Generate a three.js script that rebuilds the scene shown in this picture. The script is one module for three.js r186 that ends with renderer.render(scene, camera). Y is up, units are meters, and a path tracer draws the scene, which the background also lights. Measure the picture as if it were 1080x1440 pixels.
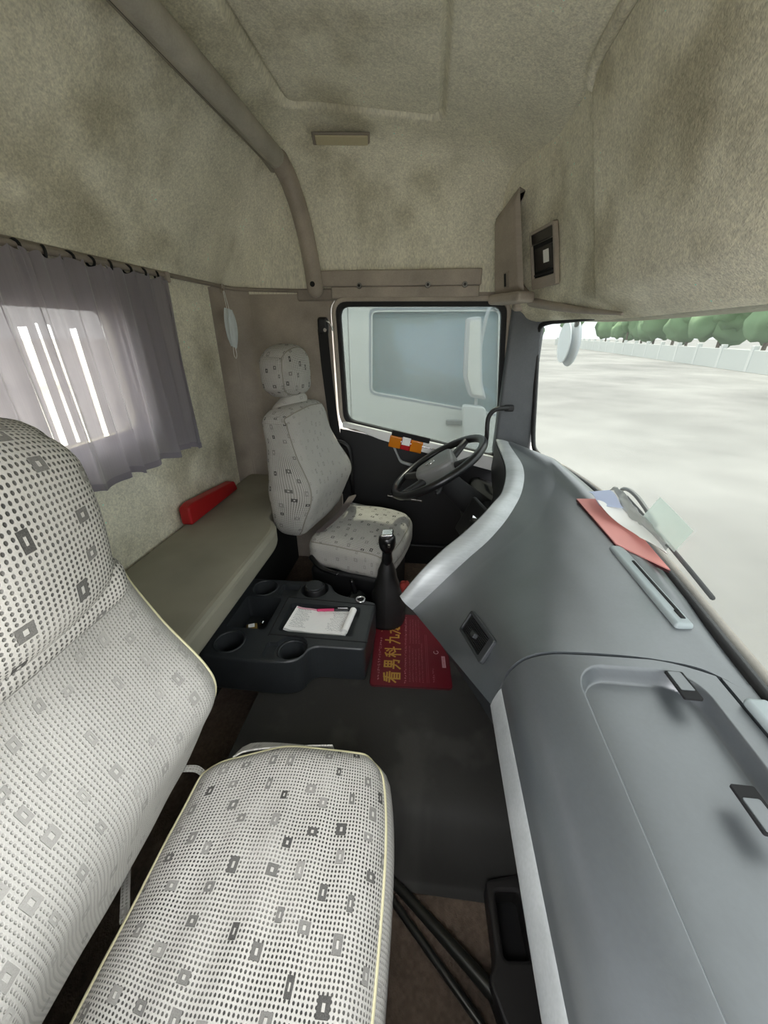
import * as THREE from 'three';
import { RoundedBoxGeometry } from 'three/addons/geometries/RoundedBoxGeometry.js';
import { mergeGeometries, mergeVertices } from 'three/addons/utils/BufferGeometryUtils.js';
import { Brush, Evaluator, SUBTRACTION } from 'three-bvh-csg';

// ───────────────────────── camera, sky, sun, exposure ─────────────────────────
const scene = new THREE.Scene();
const camera = new THREE.PerspectiveCamera(2 * Math.atan(720 / 541) * 180 / Math.PI, 0.75, 0.02, 400);
camera.position.set(0, 1.25, 0);
camera.lookAt(-0.0984, 1.25 - 0.4194, -0.9025);
const renderer = new THREE.WebGLRenderer({ antialias: true });
renderer.toneMapping = THREE.LinearToneMapping;
renderer.toneMappingExposure = 1.85;
renderer.shadowMap.enabled = true;
{ // bright, thinly overcast sky: brighter towards the zenith, the same all the way round
  const W = 64, H = 32, d = new Float32Array(W * H * 4);
  for (let j = 0; j < H; j++) for (let i = 0; i < W; i++) {
    const up = Math.max(0, Math.sin(((j + 0.5) / H - 0.5) * Math.PI)), L = 3.3 * (1 + 1.2 * up), o = (j * W + i) * 4;
    d[o] = L * 0.985; d[o + 1] = L; d[o + 2] = L * 1.03; d[o + 3] = 1;
  }
  const t = new THREE.DataTexture(d, W, H, THREE.RGBAFormat, THREE.FloatType);
  t.mapping = THREE.EquirectangularReflectionMapping; t.magFilter = THREE.LinearFilter; t.needsUpdate = true;
  scene.background = t; scene.environment = t;
}
const sun = new THREE.DirectionalLight(0xfff1de, 14);
sun.position.set(-0.7, 8.4, -5.2); sun.target.position.set(-0.2, 0.5, -1.6);
sun.castShadow = true; sun.shadow.mapSize.set(2048, 2048); sun.shadow.radius = 4;
Object.assign(sun.shadow.camera, { left: -6, right: 6, top: 6, bottom: -6, near: 0.5, far: 25 });
sun.name = 'sun'; scene.add(sun, sun.target);

// ───────────────────────── helpers ─────────────────────────
const V = (x, y, z) => new THREE.Vector3(x, y, z);
const gauss = (x) => Math.exp(-x * x);
const clamp = THREE.MathUtils.clamp, lerp = THREE.MathUtils.lerp, sstep = THREE.MathUtils.smoothstep;
function rng(seed) { let s = seed >>> 0; return () => { s = (s + 0x6D2B79F5) | 0; let t = Math.imul(s ^ (s >>> 15), 1 | s); t = (t + Math.imul(t ^ (t >>> 7), 61 | t)) ^ t; return ((t ^ (t >>> 14)) >>> 0) / 4294967296; }; }
function hash(x, y, z) { let h = Math.imul(x, 374761393) ^ Math.imul(y, 668265263) ^ Math.imul(z, 1274126177); h = Math.imul(h ^ (h >>> 13), 1274126177); return ((h ^ (h >>> 16)) >>> 0) / 4294967296; }
function vnoise(x, y, z = 0, px = 1e6, py = 1e6) { // lattice noise, tileable with periods px, py
  const ix = Math.floor(x), iy = Math.floor(y), iz = Math.floor(z), fx = x - ix, fy = y - iy, fz = z - iz;
  const sx = fx * fx * (3 - 2 * fx), sy = fy * fy * (3 - 2 * fy), sz = fz * fz * (3 - 2 * fz);
  const m = (a, p) => ((a % p) + p) % p, x0 = m(ix, px), x1 = m(ix + 1, px), y0 = m(iy, py), y1 = m(iy + 1, py);
  const a = (zz) => lerp(lerp(hash(x0, y0, zz), hash(x1, y0, zz), sx), lerp(hash(x0, y1, zz), hash(x1, y1, zz), sx), sy);
  return fz === 0 ? a(iz) : lerp(a(iz), a(iz + 1), sz);
}
function fbm(x, y, oct, p, seed = 0) { let s = 0, a = 0.5, n = 0; for (let o = 0; o < oct; o++) { s += a * vnoise(x, y, seed + o, p, p); n += a; x *= 2; y *= 2; p *= 2; a *= 0.5; } return s / n; }
function tex(n, fn, srgb = true, rep = 1) { // fn(u, v) in 0..1 -> [r, g, b] 0..255
  const d = new Uint8Array(n * n * 4);
  for (let j = 0; j < n; j++) for (let i = 0; i < n; i++) { const c = fn(i / n, j / n), o = (j * n + i) * 4; d[o] = c[0]; d[o + 1] = c[1]; d[o + 2] = c[2]; d[o + 3] = 255; }
  const t = new THREE.DataTexture(d, n, n); t.wrapS = t.wrapT = THREE.RepeatWrapping; t.magFilter = THREE.LinearFilter; t.minFilter = THREE.LinearMipmapLinearFilter; t.generateMipmaps = true;
  if (srgb) t.colorSpace = THREE.SRGBColorSpace; t.repeat.set(rep, rep); t.needsUpdate = true; return t;
}
const used = new Map();
function numbered(name) { const n = used.get(name) ?? 0; used.set(name, n + 1); return n ? `${name}_${String(n).padStart(3, '0')}` : name; }
function shadows(m) { m.castShadow = true; m.receiveShadow = true; return m; }
function thing(name, label, category, [x, y, z] = [0, 0, 0], group) {
  const o = new THREE.Group(); o.name = numbered(name); o.position.set(x, y, z); o.userData = { label, category }; if (group) o.userData.group = group; scene.add(o); return o;
}
// part: geometry in world metres is moved into its thing's frame when world is true (things that are not turned)
function part(t, name, geo, mat, { local = false, label } = {}) {
  if (!local) { const p = V(0, 0, 0); for (let o = t; o && o !== scene; o = o.parent) p.add(o.position); geo.translate(-p.x, -p.y, -p.z); }
  const m = shadows(new THREE.Mesh(geo, mat)); m.name = name; if (label) m.userData.label = label; t.add(m); return m;
}
function single(name, label, category, geo, mat, group) {
  geo.computeBoundingBox(); const c = geo.boundingBox.getCenter(V(0, 0, 0)); c.y = geo.boundingBox.min.y; geo.translate(-c.x, -c.y, -c.z);
  const m = shadows(new THREE.Mesh(geo, mat)); m.name = numbered(name); m.position.copy(c); m.userData = { label, category }; if (group) m.userData.group = group; scene.add(m); return m;
}
function struct(name, geo, mat, label) { const m = shadows(new THREE.Mesh(geo, mat)); m.name = name; m.userData = { kind: 'structure' }; if (label) m.userData.label = label; scene.add(m); return m; }
function structGroup(name, label) { const o = new THREE.Group(); o.name = name; o.userData = { kind: 'structure' }; if (label) o.userData.label = label; scene.add(o); return o; }
const merge = (list) => { const l = list.map((g) => { g = g.index ? g.toNonIndexed() : g; for (const k of Object.keys(g.attributes)) if (!['position', 'normal', 'uv'].includes(k)) g.deleteAttribute(k); if (!g.attributes.uv) g.setAttribute('uv', new THREE.BufferAttribute(new Float32Array(g.attributes.position.count * 2), 2)); return g; }); return mergeGeometries(l); };
function boxUV(g) { // uv in metres by the way each vertex faces
  const p = g.attributes.position, n = g.attributes.normal, uv = new Float32Array(p.count * 2);
  for (let i = 0; i < p.count; i++) { const a = Math.abs(n.getX(i)), b = Math.abs(n.getY(i)), c = Math.abs(n.getZ(i)), x = p.getX(i), y = p.getY(i), z = p.getZ(i); const q = b >= a && b >= c ? [x, z] : a >= c ? [z, y] : [x, y]; uv[2 * i] = q[0]; uv[2 * i + 1] = q[1]; }
  g.setAttribute('uv', new THREE.BufferAttribute(uv, 2)); return g;
}
const rbox = (w, h, d, r, x = 0, y = 0, z = 0, seg = 3) => boxUV(new RoundedBoxGeometry(w, h, d, seg, Math.min(r, w / 2, h / 2, d / 2)).translate(x, y, z));
function grid(fn, nu, nv, uv) { // open surface fn(u, v) -> Vector3
  const P = [], U = [], I = [];
  for (let j = 0; j <= nv; j++) for (let i = 0; i <= nu; i++) { const p = fn(i / nu, j / nv); P.push(p.x, p.y, p.z); const q = uv ? uv(i / nu, j / nv, p) : [p.x, p.z]; U.push(q[0], q[1]); }
  for (let j = 0; j < nv; j++) for (let i = 0; i < nu; i++) { const a = j * (nu + 1) + i, b = a + 1, c = a + nu + 1, d = c + 1; I.push(a, b, d, a, d, c); }
  const g = new THREE.BufferGeometry(); g.setAttribute('position', new THREE.Float32BufferAttribute(P, 3)); g.setAttribute('uv', new THREE.Float32BufferAttribute(U, 2)); g.setIndex(I); g.computeVertexNormals(); return g;
}
function slab(fn, nu, nv, t, uv) { // grid given thickness t against its normal, with closed rims
  const top = grid(fn, nu, nv, uv), p = top.attributes.position, n = top.attributes.normal, u = top.attributes.uv;
  const P = [], N = [], U = [], I = [];
  for (let i = 0; i < p.count; i++) { P.push(p.getX(i), p.getY(i), p.getZ(i)); N.push(n.getX(i), n.getY(i), n.getZ(i)); U.push(u.getX(i), u.getY(i)); }
  for (let i = 0; i < p.count; i++) { P.push(p.getX(i) - n.getX(i) * t, p.getY(i) - n.getY(i) * t, p.getZ(i) - n.getZ(i) * t); N.push(-n.getX(i), -n.getY(i), -n.getZ(i)); U.push(u.getX(i), u.getY(i)); }
  const c = p.count, idx = top.index.array; for (const k of idx) I.push(k); for (let k = 0; k < idx.length; k += 3) I.push(idx[k] + c, idx[k + 2] + c, idx[k + 1] + c);
  const rim = []; for (let i = 0; i < nu; i++) rim.push([i + 1, i]); for (let j = 0; j < nv; j++) rim.push([j * (nu + 1) + nu, 0].map((x, k) => k ? (j + 1) * (nu + 1) + nu : x).reverse());
  for (let i = nu; i > 0; i--) rim.push([nv * (nu + 1) + i - 1, nv * (nu + 1) + i]); for (let j = nv; j > 0; j--) rim.push([(j - 1) * (nu + 1), j * (nu + 1)]);
  const at = (i) => V(P[3 * i], P[3 * i + 1], P[3 * i + 2]);
  for (const [a, b] of rim) { const A = at(a), B = at(b), C = at(b + c), D = at(a + c), m = B.clone().sub(A).cross(D.clone().sub(A)).normalize(), k = P.length / 3; for (const q of [A, B, C, D]) { P.push(q.x, q.y, q.z); N.push(m.x, m.y, m.z); U.push(q.x, q.y + q.z); } I.push(k, k + 1, k + 2, k, k + 2, k + 3); }
  const g = new THREE.BufferGeometry(); g.setAttribute('position', new THREE.Float32BufferAttribute(P, 3)); g.setAttribute('normal', new THREE.Float32BufferAttribute(N, 3)); g.setAttribute('uv', new THREE.Float32BufferAttribute(U, 2)); g.setIndex(I); return g;
}
const spline = (pts, tension = 0.5) => new THREE.CatmullRomCurve3(pts.map((p) => p.isVector3 ? p : V(...p)), false, 'catmullrom', tension);
function tube(pts, r, seg = 40, rad = 12, cap = true) { // round-ended tube; r is a number or a function of 0..1
  const c = pts.getPointAt ? pts : spline(pts), F = c.computeFrenetFrames(seg, false), rf = typeof r === 'function' ? r : () => r, P = [], I = [], U = [], L = c.getLength();
  const rows = [];
  const ring = (p, i, rr) => { const row = []; for (let k = 0; k <= rad; k++) { const a = k / rad * Math.PI * 2, q = p.clone().addScaledVector(F.normals[i], Math.cos(a) * rr).addScaledVector(F.binormals[i], Math.sin(a) * rr); row.push(P.length / 3); P.push(q.x, q.y, q.z); U.push(a * rr, i / seg * L); } rows.push(row); };
  const r0 = rf(0), r1 = rf(1), n = cap ? 4 : 0;
  for (let k = 0; k < n; k++) { const a = k / n * Math.PI / 2; ring(c.getPointAt(0).addScaledVector(F.tangents[0], -r0 * Math.cos(a)), 0, Math.max(1e-5, r0 * Math.sin(a))); }
  for (let i = 0; i <= seg; i++) ring(c.getPointAt(i / seg), i, rf(i / seg));
  for (let k = n - 1; k >= 0; k--) { const a = k / n * Math.PI / 2; ring(c.getPointAt(1).addScaledVector(F.tangents[seg], r1 * Math.cos(a)), seg, Math.max(1e-5, r1 * Math.sin(a))); }
  for (let j = 0; j < rows.length - 1; j++) for (let k = 0; k < rad; k++) I.push(rows[j][k], rows[j][k + 1], rows[j + 1][k + 1], rows[j][k], rows[j + 1][k + 1], rows[j + 1][k]);
  const g = new THREE.BufferGeometry(); g.setAttribute('position', new THREE.Float32BufferAttribute(P, 3)); g.setAttribute('uv', new THREE.Float32BufferAttribute(U, 2)); g.setIndex(I); g.computeVertexNormals(); return g;
}
function strap(pts, w, t, side, seg = 30) { // flat ribbon with thickness; side is the direction of its width
  const c = spline(pts), sd = V(...side).normalize();
  const f = (u, v) => c.getPointAt(v).addScaledVector(sd, (u - 0.5) * w);
  return slab(f, 2, seg, t, (u, v) => [u * w, v * c.getLength()]);
}
const ext = (pts, depth, bevel = 0, holes = [], curve = 12) => { const s = pts.isShape ? pts : new THREE.Shape(pts.map((p) => new THREE.Vector2(...p))); for (const h of holes) s.holes.push(h.isShape || h.curves ? h : new THREE.Path(h.map((p) => new THREE.Vector2(...p)))); return boxUV(new THREE.ExtrudeGeometry(s, { depth, bevelEnabled: bevel > 0, bevelThickness: bevel, bevelSize: bevel, bevelOffset: -bevel, bevelSegments: 3, curveSegments: curve })); };
function roundPoly(pts, r, n = 6) { // polygon with rounded corners as a list of points
  const out = [], N = pts.length;
  for (let i = 0; i < N; i++) { const p = new THREE.Vector2(...pts[i]), a = new THREE.Vector2(...pts[(i + N - 1) % N]), b = new THREE.Vector2(...pts[(i + 1) % N]), ri = Array.isArray(r) ? r[i] : r; const da = a.clone().sub(p), db = b.clone().sub(p), la = Math.min(ri, da.length() * 0.49), lb = Math.min(ri, db.length() * 0.49), A = p.clone().addScaledVector(da.normalize(), la), B = p.clone().addScaledVector(db.normalize(), lb);
    for (let k = 0; k <= n; k++) { const t = k / n; out.push([(1 - t) ** 2 * A.x + 2 * t * (1 - t) * p.x + t * t * B.x, (1 - t) ** 2 * A.y + 2 * t * (1 - t) * p.y + t * t * B.y]); } }
  return out;
}
const flat = (g) => g.rotateX(Math.PI / 2); // an XY extrusion laid down: its y becomes z, its depth goes down
function softBox(w, h, d, r, n, deform) { // upholstered block; faces(list) takes the faces px nx py ny pz nz out as one mesh
  const g = new THREE.BoxGeometry(w, h, d, n, n, n), p = g.attributes.position, uv = new Float32Array(p.count * 2), acc = new Map(), keys = [], names = ['px', 'nx', 'py', 'ny', 'pz', 'nz'];
  const faceOf = []; g.groups.forEach((q, f) => { for (let k = q.start; k < q.start + q.count; k++) faceOf[g.index.array[k]] = f; });
  for (let i = 0; i < p.count; i++) {
    const x = p.getX(i), y = p.getY(i), z = p.getZ(i), f = faceOf[i]; keys.push(`${Math.round(x * 1e5)},${Math.round(y * 1e5)},${Math.round(z * 1e5)}`);
    uv[2 * i] = f < 2 ? z : x; uv[2 * i + 1] = f === 2 || f === 3 ? z : y;
    const q = V(x, y, z), c = V(clamp(x, -w / 2 + r, w / 2 - r), clamp(y, -h / 2 + r, h / 2 - r), clamp(z, -d / 2 + r, d / 2 - r)), o = q.clone().sub(c);
    const e = Math.max(Math.abs(o.x), Math.abs(o.y), Math.abs(o.z)); if (o.length() > 1e-9) q.copy(c).addScaledVector(o.normalize(), e);
    deform?.(q, x / w * 2, y / h * 2, z / d * 2); p.setXYZ(i, q.x, q.y, q.z);
  }
  const I = g.index.array, A = V(), B = V(), C = V();
  for (let k = 0; k < I.length; k += 3) { A.fromBufferAttribute(p, I[k]); B.fromBufferAttribute(p, I[k + 1]); C.fromBufferAttribute(p, I[k + 2]); const m = B.sub(A).cross(C.sub(A)); for (let e = 0; e < 3; e++) { const key = keys[I[k + e]]; if (!acc.has(key)) acc.set(key, V(0, 0, 0)); acc.get(key).add(m); } }
  const N = new Float32Array(p.count * 3); for (let i = 0; i < p.count; i++) acc.get(keys[i]).clone().normalize().toArray(N, i * 3);
  g.setAttribute('normal', new THREE.BufferAttribute(N, 3)); g.setAttribute('uv', new THREE.BufferAttribute(uv, 2));
  return { all: g, faces(list) { const o = g.clone(); o.clearGroups(); const idx = []; for (const nme of list) { const q = g.groups[names.indexOf(nme)]; for (let k = q.start; k < q.start + q.count; k++) idx.push(I[k]); } o.setIndex(idx); return o.toNonIndexed(); }, edge(fn) { return fn; } };
}

// ───────────────────────── materials ─────────────────────────
const felt = tex(2048, (u, v) => { // matted headliner felt, 2 m a tile: fibre grain over grimy brown-green stains
  const big = fbm(u * 6, v * 6, 4, 6, 3), mid = fbm(u * 16 + 3, v * 16, 3, 16, 17), fine = vnoise(u * 620, v * 620, 5, 620, 620), f2 = vnoise(u * 300, v * 300, 6, 300, 300);
  const stain = sstep(big * 0.75 + mid * 0.35, 0.52, 0.88), g = 229 + (fine - 0.5) * 30 + (f2 - 0.5) * 20 - stain * 37 - (mid - 0.5) * 26;
  return [g, g * (0.985 - stain * 0.012), g * (0.9 - stain * 0.05)];
});
const feltBump = tex(512, (u, v) => { const g = 128 + (vnoise(u * 120, v * 120, 1, 120, 120) - 0.5) * 150 + (vnoise(u * 250, v * 250, 2, 250, 250) - 0.5) * 100; return [g, g, g]; }, false);
function clone(t, r, o = 0) { const c = t.clone(); c.repeat.set(r, r); c.offset.set(o, o * 0.7); c.needsUpdate = true; return c; }
const std = (o) => new THREE.MeshStandardMaterial(o), phys = (o) => new THREE.MeshPhysicalMaterial(o);
const grain = tex(512, (u, v) => { const g = 128 + (vnoise(u * 170, v * 170, 4, 170, 170) - 0.5) * 120 + (vnoise(u * 90, v * 90, 8, 90, 90) - 0.5) * 100; return [g, g, g]; }, false);
const wear = tex(512, (u, v) => { const a = fbm(u * 8, v * 8, 5, 8, 31), b = vnoise(u * 200, v * 200, 9, 200, 200), g = 226 + (a - 0.5) * 50 + (b - 0.5) * 12; return [g, g, g]; });
const M = {
  ceil: std({ color: 0xffffff, map: clone(felt, 0.5, 0.31), bumpMap: clone(feltBump, 3), bumpScale: 0.0012, roughness: 1 }),
  wallFelt: std({ color: 0xffffff, map: clone(felt, 0.5, 0.37), bumpMap: clone(feltBump, 3), bumpScale: 0.001, roughness: 1 }),
  beige: std({ color: 0xb8ad9f, map: clone(wear, 1.5), roughness: 0.6 }),
  beigeDark: std({ color: 0xa0968a, map: clone(wear, 1.5, 0.3), roughness: 0.6 }),
  dash: phys({ color: 0x505558, map: clone(wear, 1.2), roughness: 0.42, ior: 1.75, clearcoat: 1.0, clearcoatRoughness: 0.35, bumpMap: clone(grain, 5), bumpScale: 0.00007 }),
  dashFloor: phys({ color: 0x5c6163, map: clone(wear, 1.2), roughness: 0.5, ior: 1.7, bumpMap: clone(grain, 4), bumpScale: 0.0002 }),
  dashDark: std({ color: 0x303335, map: clone(wear, 1.2), roughness: 0.55, bumpMap: clone(grain, 6), bumpScale: 0.00008 }),
  silver: std({ color: 0xc2c6c6, map: clone(wear, 2), metalness: 0.25, roughness: 0.42 }),
  black: std({ color: 0x141415, roughness: 0.5 }),
  blackMatt: std({ color: 0x101011, roughness: 0.85 }),
  blackGloss: std({ color: 0x0b0b0c, roughness: 0.28 }),
  rubber: std({ color: 0x141414, roughness: 0.7 }),
  console: std({ color: 0x35383a, map: clone(wear, 2), roughness: 0.36, bumpMap: clone(grain, 6), bumpScale: 0.00008 }),
  floorMat: std({ color: 0x474745, roughness: 0.75, bumpMap: clone(grain, 2.4), bumpScale: 0.0004 }),
  chrome: std({ color: 0xd8d8d8, metalness: 1, roughness: 0.18 }),
  steel: std({ color: 0x7d7b76, metalness: 0.9, roughness: 0.35 }),
  bunk: std({ color: 0x9b9788, roughness: 0.62, bumpMap: clone(grain, 4), bumpScale: 0.0001 }),
  red: std({ color: 0xa01318, roughness: 0.45 }),
  white: std({ color: 0xe9e9e6, roughness: 0.6 }),
  paper: std({ color: 0xf3f2ee, roughness: 0.85 }),
  amber: phys({ color: 0xd07a12, roughness: 0.2, clearcoat: 0.6 }),
  redLens: phys({ color: 0xb5121a, roughness: 0.2, clearcoat: 0.6 }),
  lamp: phys({ color: 0xe2d9b4, roughness: 0.35, transmission: 0.3 }),
  glass: phys({ color: 0xd0d0cc, transmission: 1, roughness: 0.02, thickness: 0 }),
  dustyGlass: phys({ color: 0x787c7a, transmission: 1, roughness: 0.25, thickness: 0, specularIntensity: 0.4 }),
  outWhite: std({ color: 0xe4e6e4, roughness: 0.5 }),
  maroon: std({ color: 0x241016, roughness: 0.9 }),
};
M.floorMat.map = tex(512, (u, v) => { const a = fbm(u * 5, v * 5, 4, 5, 71), b = sstep(fbm(u * 10, v * 10, 4, 10, 51), 0.5, 0.75), g = 190 + (a - 0.5) * 50 + b * 50; return [g, g * 0.985, g * 0.96]; });
M.dirt = std({ roughness: 0.95, map: tex(512, (u, v) => { const a = fbm(u * 6, v * 6, 5, 6, 91), b = vnoise(u * 140, v * 140, 3, 140, 140), g = 100 + (a - 0.5) * 60 + (b - 0.5) * 22; return [g, g * 0.86, g * 0.74]; }), bumpMap: clone(feltBump, 3), bumpScale: 0.002 });
M.bunk.map = tex(512, (u, v) => { const a = fbm(u * 4, v * 4, 4, 4, 111), g = 225 + (a - 0.5) * 80; return [g, g, g * 0.99]; });
// knitted seat cover: rows of open holes with small framed rectangles knitted in; 0.32 m a tile
function knit(hole, squares, seed, base) {
  const n = 1024, A = new Float32Array(n * n).fill(1), B = new Float32Array(n * n).fill(1), R = rng(seed), pitch = n / 57, boxes = [];
  for (let k = 0; k < 400 && boxes.length < 44; k++) { const b = [R() * n, R() * n, (0.009 + R() * 0.008) / 0.32 * n, (0.011 + R() * 0.01) / 0.32 * n, 0.35 + R() * 0.65], far = (p, q) => { const d = Math.abs(p - q); return Math.min(d, n - d); }; if (boxes.every((o) => Math.hypot(far(o[0], b[0]), far(o[1], b[1])) > 0.034 / 0.32 * n)) boxes.push(b); }
  for (let j = 0; j < n; j++) for (let i = 0; i < n; i++) {
    const u = i / pitch, v = j / pitch, row = Math.floor(v), dx = (u - Math.floor(u) - 0.5) * pitch, dy = (v - row - 0.5) * pitch, e = Math.hypot(dx / 4.9, dy / 5.9);
    const lo = fbm(i / n * 5, j / n * 5, 3, 5, seed), h = 1 - sstep(e, 0.75, 1.05);
    A[j * n + i] -= h * hole * clamp(0.25 + lo * 1.5, 0.3, 1.15); B[j * n + i] -= h;
  }
  for (const [cx, cy, w, h, s] of boxes) for (let j = -h / 2 - 2; j < h / 2 + 2; j++) for (let i = -w / 2 - 2; i < w / 2 + 2; i++) {
    const x = ((Math.round(cx + i) % n) + n) % n, y = ((Math.round(cy + j) % n) + n) % n, o = y * n + x, inn = Math.abs(i) < w * 0.14 && Math.abs(j) < h * 0.2, edge = Math.abs(i) > w / 2 || Math.abs(j) > h / 2;
    if (edge) continue; A[o] = inn ? 1 : 1 - s * squares * (0.85 + 0.3 * hash(x >> 1, y >> 1, 5)); B[o] = inn ? 1 : 0.5;
  }
  const map = tex(n, (u, v) => { const i = Math.floor(u * n), j = Math.floor(v * n), a = A[j * n + i], g = (base + (hash(i >> 1, j >> 1, 2) - 0.5) * 14) * a; return [g, g * 0.985, g * 0.945]; }, true, 1 / 0.32);
  const bump = tex(n, (u, v) => { const g = 255 * B[Math.floor(v * n) * n + Math.floor(u * n)]; return [g, g, g]; }, false, 1 / 0.32);
  return { map, bump };
}
const k1 = knit(0.6, 0.62, 5, 184), k2 = knit(0.13, 0.17, 8, 178);
M.knit = std({ map: k1.map, bumpMap: k1.bump, bumpScale: 0.0012, roughness: 0.95 });
M.cover = std({ map: k2.map, bumpMap: k2.bump, bumpScale: 0.0008, roughness: 0.95 });
M.piping = std({ color: 0xcfc9a4, roughness: 0.8 });
M.pipingGrey = std({ color: 0x8a867b, roughness: 0.8 });

// ───────────────────────── the setting ─────────────────────────
const FAR = -1.99, NEAR = 0.09; // inner faces of the driver's and the passenger's side walls
struct('floor', boxUV(new THREE.BoxGeometry(1.62, 0.04, NEAR - FAR + 0.1).translate(-0.19, -0.021, (NEAR + FAR) / 2)), M.dirt);
{ // raised rubber-covered tunnel across the cab, sloping down into the passenger's footwell
  const prof = [[-1.45, 0.0], [-1.42, 0.1], [-1.38, 0.148], [-1.2, 0.15], [-0.9, 0.15], [-0.66, 0.15], [-0.58, 0.13], [-0.52, 0.06], [-0.49, 0.012], [-0.47, 0.004]];
  const c = spline(prof.map(([z, y]) => V(0, y, z)), 0.4);
  struct('floor_tunnel', slab((u, v) => { const p = c.getPoint(v); return V(lerp(-0.52, 0.5, 1 - u), p.y + 0.003, p.z); }, 40, 60, 0.02, (u, v, p) => [p.x, p.z + p.y]), M.floorMat, 'dark grey grained rubber floor covering');
}
// roof profile in (x, y), rear joint to windscreen header; the sides curve down to the joint height
const roofLine = spline([[-0.985, 1.44, 0], [-0.945, 1.53, 0], [-0.87, 1.67, 0], [-0.77, 1.81, 0], [-0.68, 1.905, 0], [-0.58, 1.945, 0], [-0.45, 1.955, 0], [-0.2, 1.925, 0], [0.0, 1.9, 0], [0.18, 1.87, 0], [0.32, 1.82, 0], [0.42, 1.8, 0], [0.62, 1.79, 0]], 0.5);
const roofPts = roofLine.getSpacedPoints(400);
function roofY(x) { for (let i = 1; i < roofPts.length; i++) if (roofPts[i].x >= x) { const a = roofPts[i - 1], b = roofPts[i]; return lerp(a.y, b.y, clamp((x - a.x) / Math.max(1e-6, b.x - a.x), 0, 1)); } return roofPts[400].y; }
const hatch = { x0: -0.525, x1: 0.005, z0: -1.735, z1: -0.5, r: 0.05 };
function roofPoint(u, v) {
  const p = roofPts[Math.round(u * 400)], y0 = 1.42, s = 0.24, flat0 = FAR + s, flat1 = NEAR - s;
  let z, y = p.y;
  const side = (t) => { const a = t * Math.PI / 2; return [Math.pow(Math.sin(a), 2 / 3), Math.pow(Math.max(0, Math.cos(a)), 2 / 3)]; };
  if (v < 0.12) { const [dz, dy] = side(1 - v / 0.12); z = flat0 - s * dz; y = y0 + (p.y - y0) * dy; }
  else if (v > 0.88) { const [dz, dy] = side((v - 0.88) / 0.12); z = flat1 + s * dz; y = y0 + (p.y - y0) * dy; }
  else z = lerp(flat0, flat1, (v - 0.12) / 0.76);
  const qx = Math.max(hatch.x0 + hatch.r - p.x, p.x - hatch.x1 + hatch.r, 0), qz = Math.max(hatch.z0 + hatch.r - z, z - hatch.z1 + hatch.r, 0), d = Math.hypot(qx, qz) - hatch.r;
  y += 0.008 * (1 - sstep(d, -0.02, 0.004)) + 0.024 * gauss(d / 0.0085);
  return V(p.x, y, z);
}
struct('ceiling', slab((u, v) => roofPoint(u, v), 400, 400, 0.025, (u, v, p) => [u * 2.15, v < 0.12 ? FAR + 0.24 - (0.12 - v) * 5 : v > 0.88 ? NEAR - 0.24 + (v - 0.88) * 5 : p.z]), M.ceil, 'grimy grey felt headliner of the high roof');
// an XY extrusion turned so that its x runs along z and its depth towards the rear
const turn = (g) => { const p = g.attributes.position, n = g.attributes.normal; for (let i = 0; i < p.count; i++) { const x = p.getX(i), z = p.getZ(i); p.setXYZ(i, -z, p.getY(i), x); const nx = n.getX(i), nz = n.getZ(i); n.setXYZ(i, -nz, n.getY(i), nx); } return boxUV(g); };
// rear wall with the bunk window cut out
const rw = { z0: -1.24, z1: -0.44, y0: 0.955, y1: 1.315 };
{
  const g = ext([[FAR - 0.05, -0.02], [NEAR + 0.05, -0.02], [NEAR + 0.05, 1.5], [FAR - 0.05, 1.5]], 0.04, 0, [roundPoly([[rw.z0, rw.y0], [rw.z0, rw.y1], [rw.z1, rw.y1], [rw.z1, rw.y0]], 0.045)]);
  struct('wall_rear', turn(g).translate(-0.985, 0, 0), M.wallFelt, 'matted felt on the back wall');
}
struct('trim_1', tube([[-0.972, 1.445, 0.06], [-0.972, 1.447, -1.0], [-0.972, 1.45, -1.8], [-0.955, 1.447, -1.93], [-0.88, 1.44, -1.975], [-0.56, 1.43, -1.982]], 0.008, 80, 8), M.beigeDark, 'felt-edged joint strip along the roof');
struct('wall_corner', boxUV(slab((u, v) => { const a = u * Math.PI / 2; return V(-0.985 + 0.13 * (1 - Math.cos(a)) ** 1, lerp(0.4, 1.45, v), FAR + 0.13 * (1 - Math.sin(a))); }, 12, 20, 0.01)), M.beige, 'rounded rear corner of the cab');
// driver's side wall: one slab with the door opening cut out
const doorHole = [[-0.455, 0.1], [-0.47, 1.405], [0.36, 1.405], [0.42, 0.1]];
{
  const g = ext([[-1.03, -0.02], [-1.03, 1.53], [0.49, 1.53], [0.5, -0.02]], 0.05, 0, [roundPoly(doorHole, 0.07)]).translate(0, 0, FAR - 0.05);
  struct('wall_left', g, M.beige, 'smooth beige plastic side lining behind the driver');
  const g2 = ext([[-1.03, -0.02], [-1.03, 1.53], [0.49, 1.53], [0.5, -0.02]], 0.05, 0, [roundPoly(doorHole, 0.07)]).translate(0, 0, NEAR);
  struct('wall_right', g2, M.beige, 'passenger side lining round the door');
}
{ // front bulkhead under the windscreen
  struct('wall_front', boxUV(new THREE.BoxGeometry(0.04, 0.72, NEAR - FAR + 0.1).translate(0.65, 0.22, (NEAR + FAR) / 2)), M.blackMatt);
}
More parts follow.
